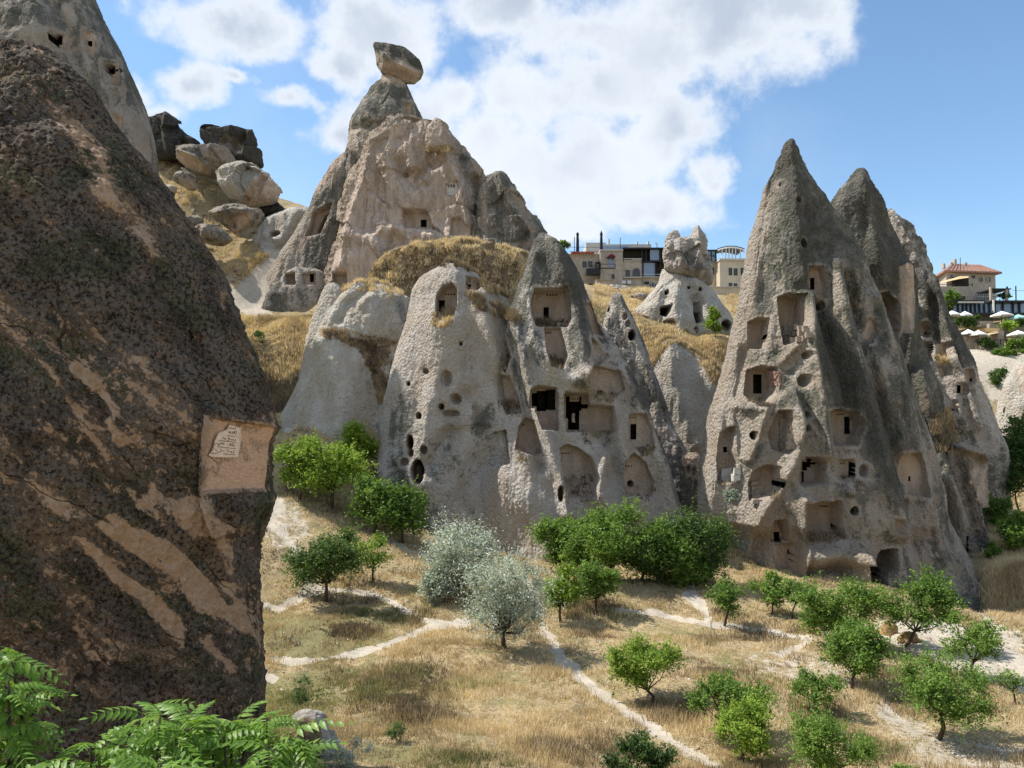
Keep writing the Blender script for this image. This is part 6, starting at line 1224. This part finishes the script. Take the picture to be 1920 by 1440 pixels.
part('glass_wall', 'glass', pv, [(1789,566,1930,586)], 150, 0.3, None); part('inner_dark', 'shade_black', pv, [(1789,566,1930,586)], 151, 3); part('roof', 'frame', pv, [(1786,562.5,1846,565.5),(1858,563,1930,566.5)], 148.5, 6); part('blind', 'roofwhite', pv, [(1797,565,1845,568)], 148.3, 0.2); part('floor_slab', 'frame', pv, [(1786,586,1930,589)], 148, 6)
for x in (1797, 1806, 1813, 1821, 1829, 1837, 1846, 1856, 1866, 1881, 1900, 1912): part('mullion', 'frame', pv, [(x, 565.5, x+1.3, 586)], 149.6, 0.3)
part('post', 'whitemetal', pv, [(1863,562,1864.6,586)], 148.2, 0.3)
pr = empty('roof_pergola', tuple(at(1878, 563, 153)), 'dark flat pergola with plants right of the red roofed house', 'pergola')
part('roof', 'frame', pr, [(1860,540.5,1896,542.5)], 151, 5); part('post', 'ashlar', pr, [(1858,538,1860,563)], 151, .5); part('post', 'ashlar', pr, [(1887,542,1890,563)], 151, .5); part('post', 'frame', pr, [(1889,537,1890,563)], 153, .3); part('rail', 'frame', pr, [(1862,556,1895,556.8)], 151, .1)
tree('dark potted plants crowded under the flat pergola', 1880, 563, 1870, 1897, 548, 'dark', ybot=563, Y=152, trunk=0.2, cat='plants', name='pot_plants', dens=1.5)
tag(MB().tube([tuple(at(1905, 563, 156)), tuple(at(1904.5, 536, 156))], 0.12, 5).tube([tuple(at(1897, 544.5, 156)), tuple(at(1930, 545, 156))], 0.03, 4).build('utility_pole', M['frame']), 'dark utility pole with a wire at the right edge', 'pole')
for x, y, w_, Y_, m_, l in [(1785,586,30,146,'canvas','white parasol half hidden by the grey cone, upper terrace'),(1809,587,26,145,'canvas','white parasol just below the glass pavilion'),(1878,587,38,144,'canvas','wide white parasol on the upper right terrace'),(1909,593,36,143,'teal','pale teal parasol at the right edge'),
    (1815,621,27,138,'canvas','cream parasol, left one of the lower terrace pair'),(1834,623,30,137,'canvas','white parasol, right one of the lower terrace pair'),(1908,623,36,136,'canvas','white parasol at the right edge of the lower terrace')]: parasol(x, y, w_, Y_, m_, l, h=8, pole=18)
tw = MB()
tag(MB().pbox(1786,602,1862,612,146,3).pbox(1856,607,1880,640,145,4).pbox(1890,602,1935,608,145,3).build('terrace_wall', M['ashlar']), 'upper stone terrace wall of the restaurant gardens', 'wall')
tag(MB().pbox(1808,630,1832,662,138,3).pbox(1832,642,1880,664,137,4).pbox(1872,620,1882,650,137.5,2).pbox(1880,648,1935,664,137,4).build('terrace_wall', M['stone']), 'lower rubble terrace wall beneath the parasols', 'wall')
tag(MB().pbox(1848,615,1874,622,141,3).build('bench_box', M['tan']), 'ochre timber box seat between the terraces', 'seat')
MBa = MB().add([tuple(at(1840,630,138)), tuple(at(1873,624,137)), tuple(at(1873,621,141)), tuple(at(1845,626,141))], [(0,1,2,3)]); tag(MBa.build('awning', M['tan']), 'tan cloth awning on the lower terrace', 'awning')
tag(MB().tube([tuple(at(1836,649,135)), tuple(at(1858,662,135)), tuple(at(1862,668,135))], 0.08, 4).tube([tuple(at(1838,649,135)), tuple(at(1838,660,135))], 0.08, 4).tube([tuple(at(1850,657,135)), tuple(at(1850,668,135))], 0.08, 4).build('handrail', M['ashlar']), 'handrail stepping down from the lower terrace', 'railing')
b = MB()
for k in range(9): x = 1796+k*8; b.pbox(x, 594, x+0.8, 602, 146.5, 0.1)
b.pbox(1792, 596, 1866, 596.8, 146.5, 0.1); b.pbox(1792, 599, 1866, 599.6, 146.5, 0.1); tag(b.build('terrace_railing', M['frame']), 'dark railing along the upper restaurant terrace', 'railing')
b = MB()
for k in range(9): x = 1832+k*11; b.pbox(x, 636, x+0.8, 646, 136.5, 0.1)
b.pbox(1830, 637, 1930, 637.8, 136.5, 0.1); tag(b.build('terrace_railing', M['frame']), 'dark railing along the lower restaurant terrace', 'railing')
for lab, bx, by, x0, x1, yt, yb_, kind, Y_ in [('dark hedge below the upper terrace parasols', 1815,620,1790,1842,594,616,'dark',142),('bright bush beside the ochre seat', 1893,625,1882,1906,600,624,'bright',141),('green climbing shrub on the lower terrace wall', 1898,655,1884,1930,632,660,'mid',134.5),('dark shrub between the lower terrace walls', 1845,655,1832,1868,634,656,'dark',136),('dark shrub under the teal parasol',1905,615,1885,1932,600,614,'dark',142),('low green bushes in front of the lower terrace wall', 1875,668,1850,1925,656,670,'mid',133)]:
    tree(lab, bx, by, x0, x1, yt, kind, ybot=yb_, Y=Y_, trunk=0.3, cat='shrub', name='shrub', dens=1.8, airy=0.2)
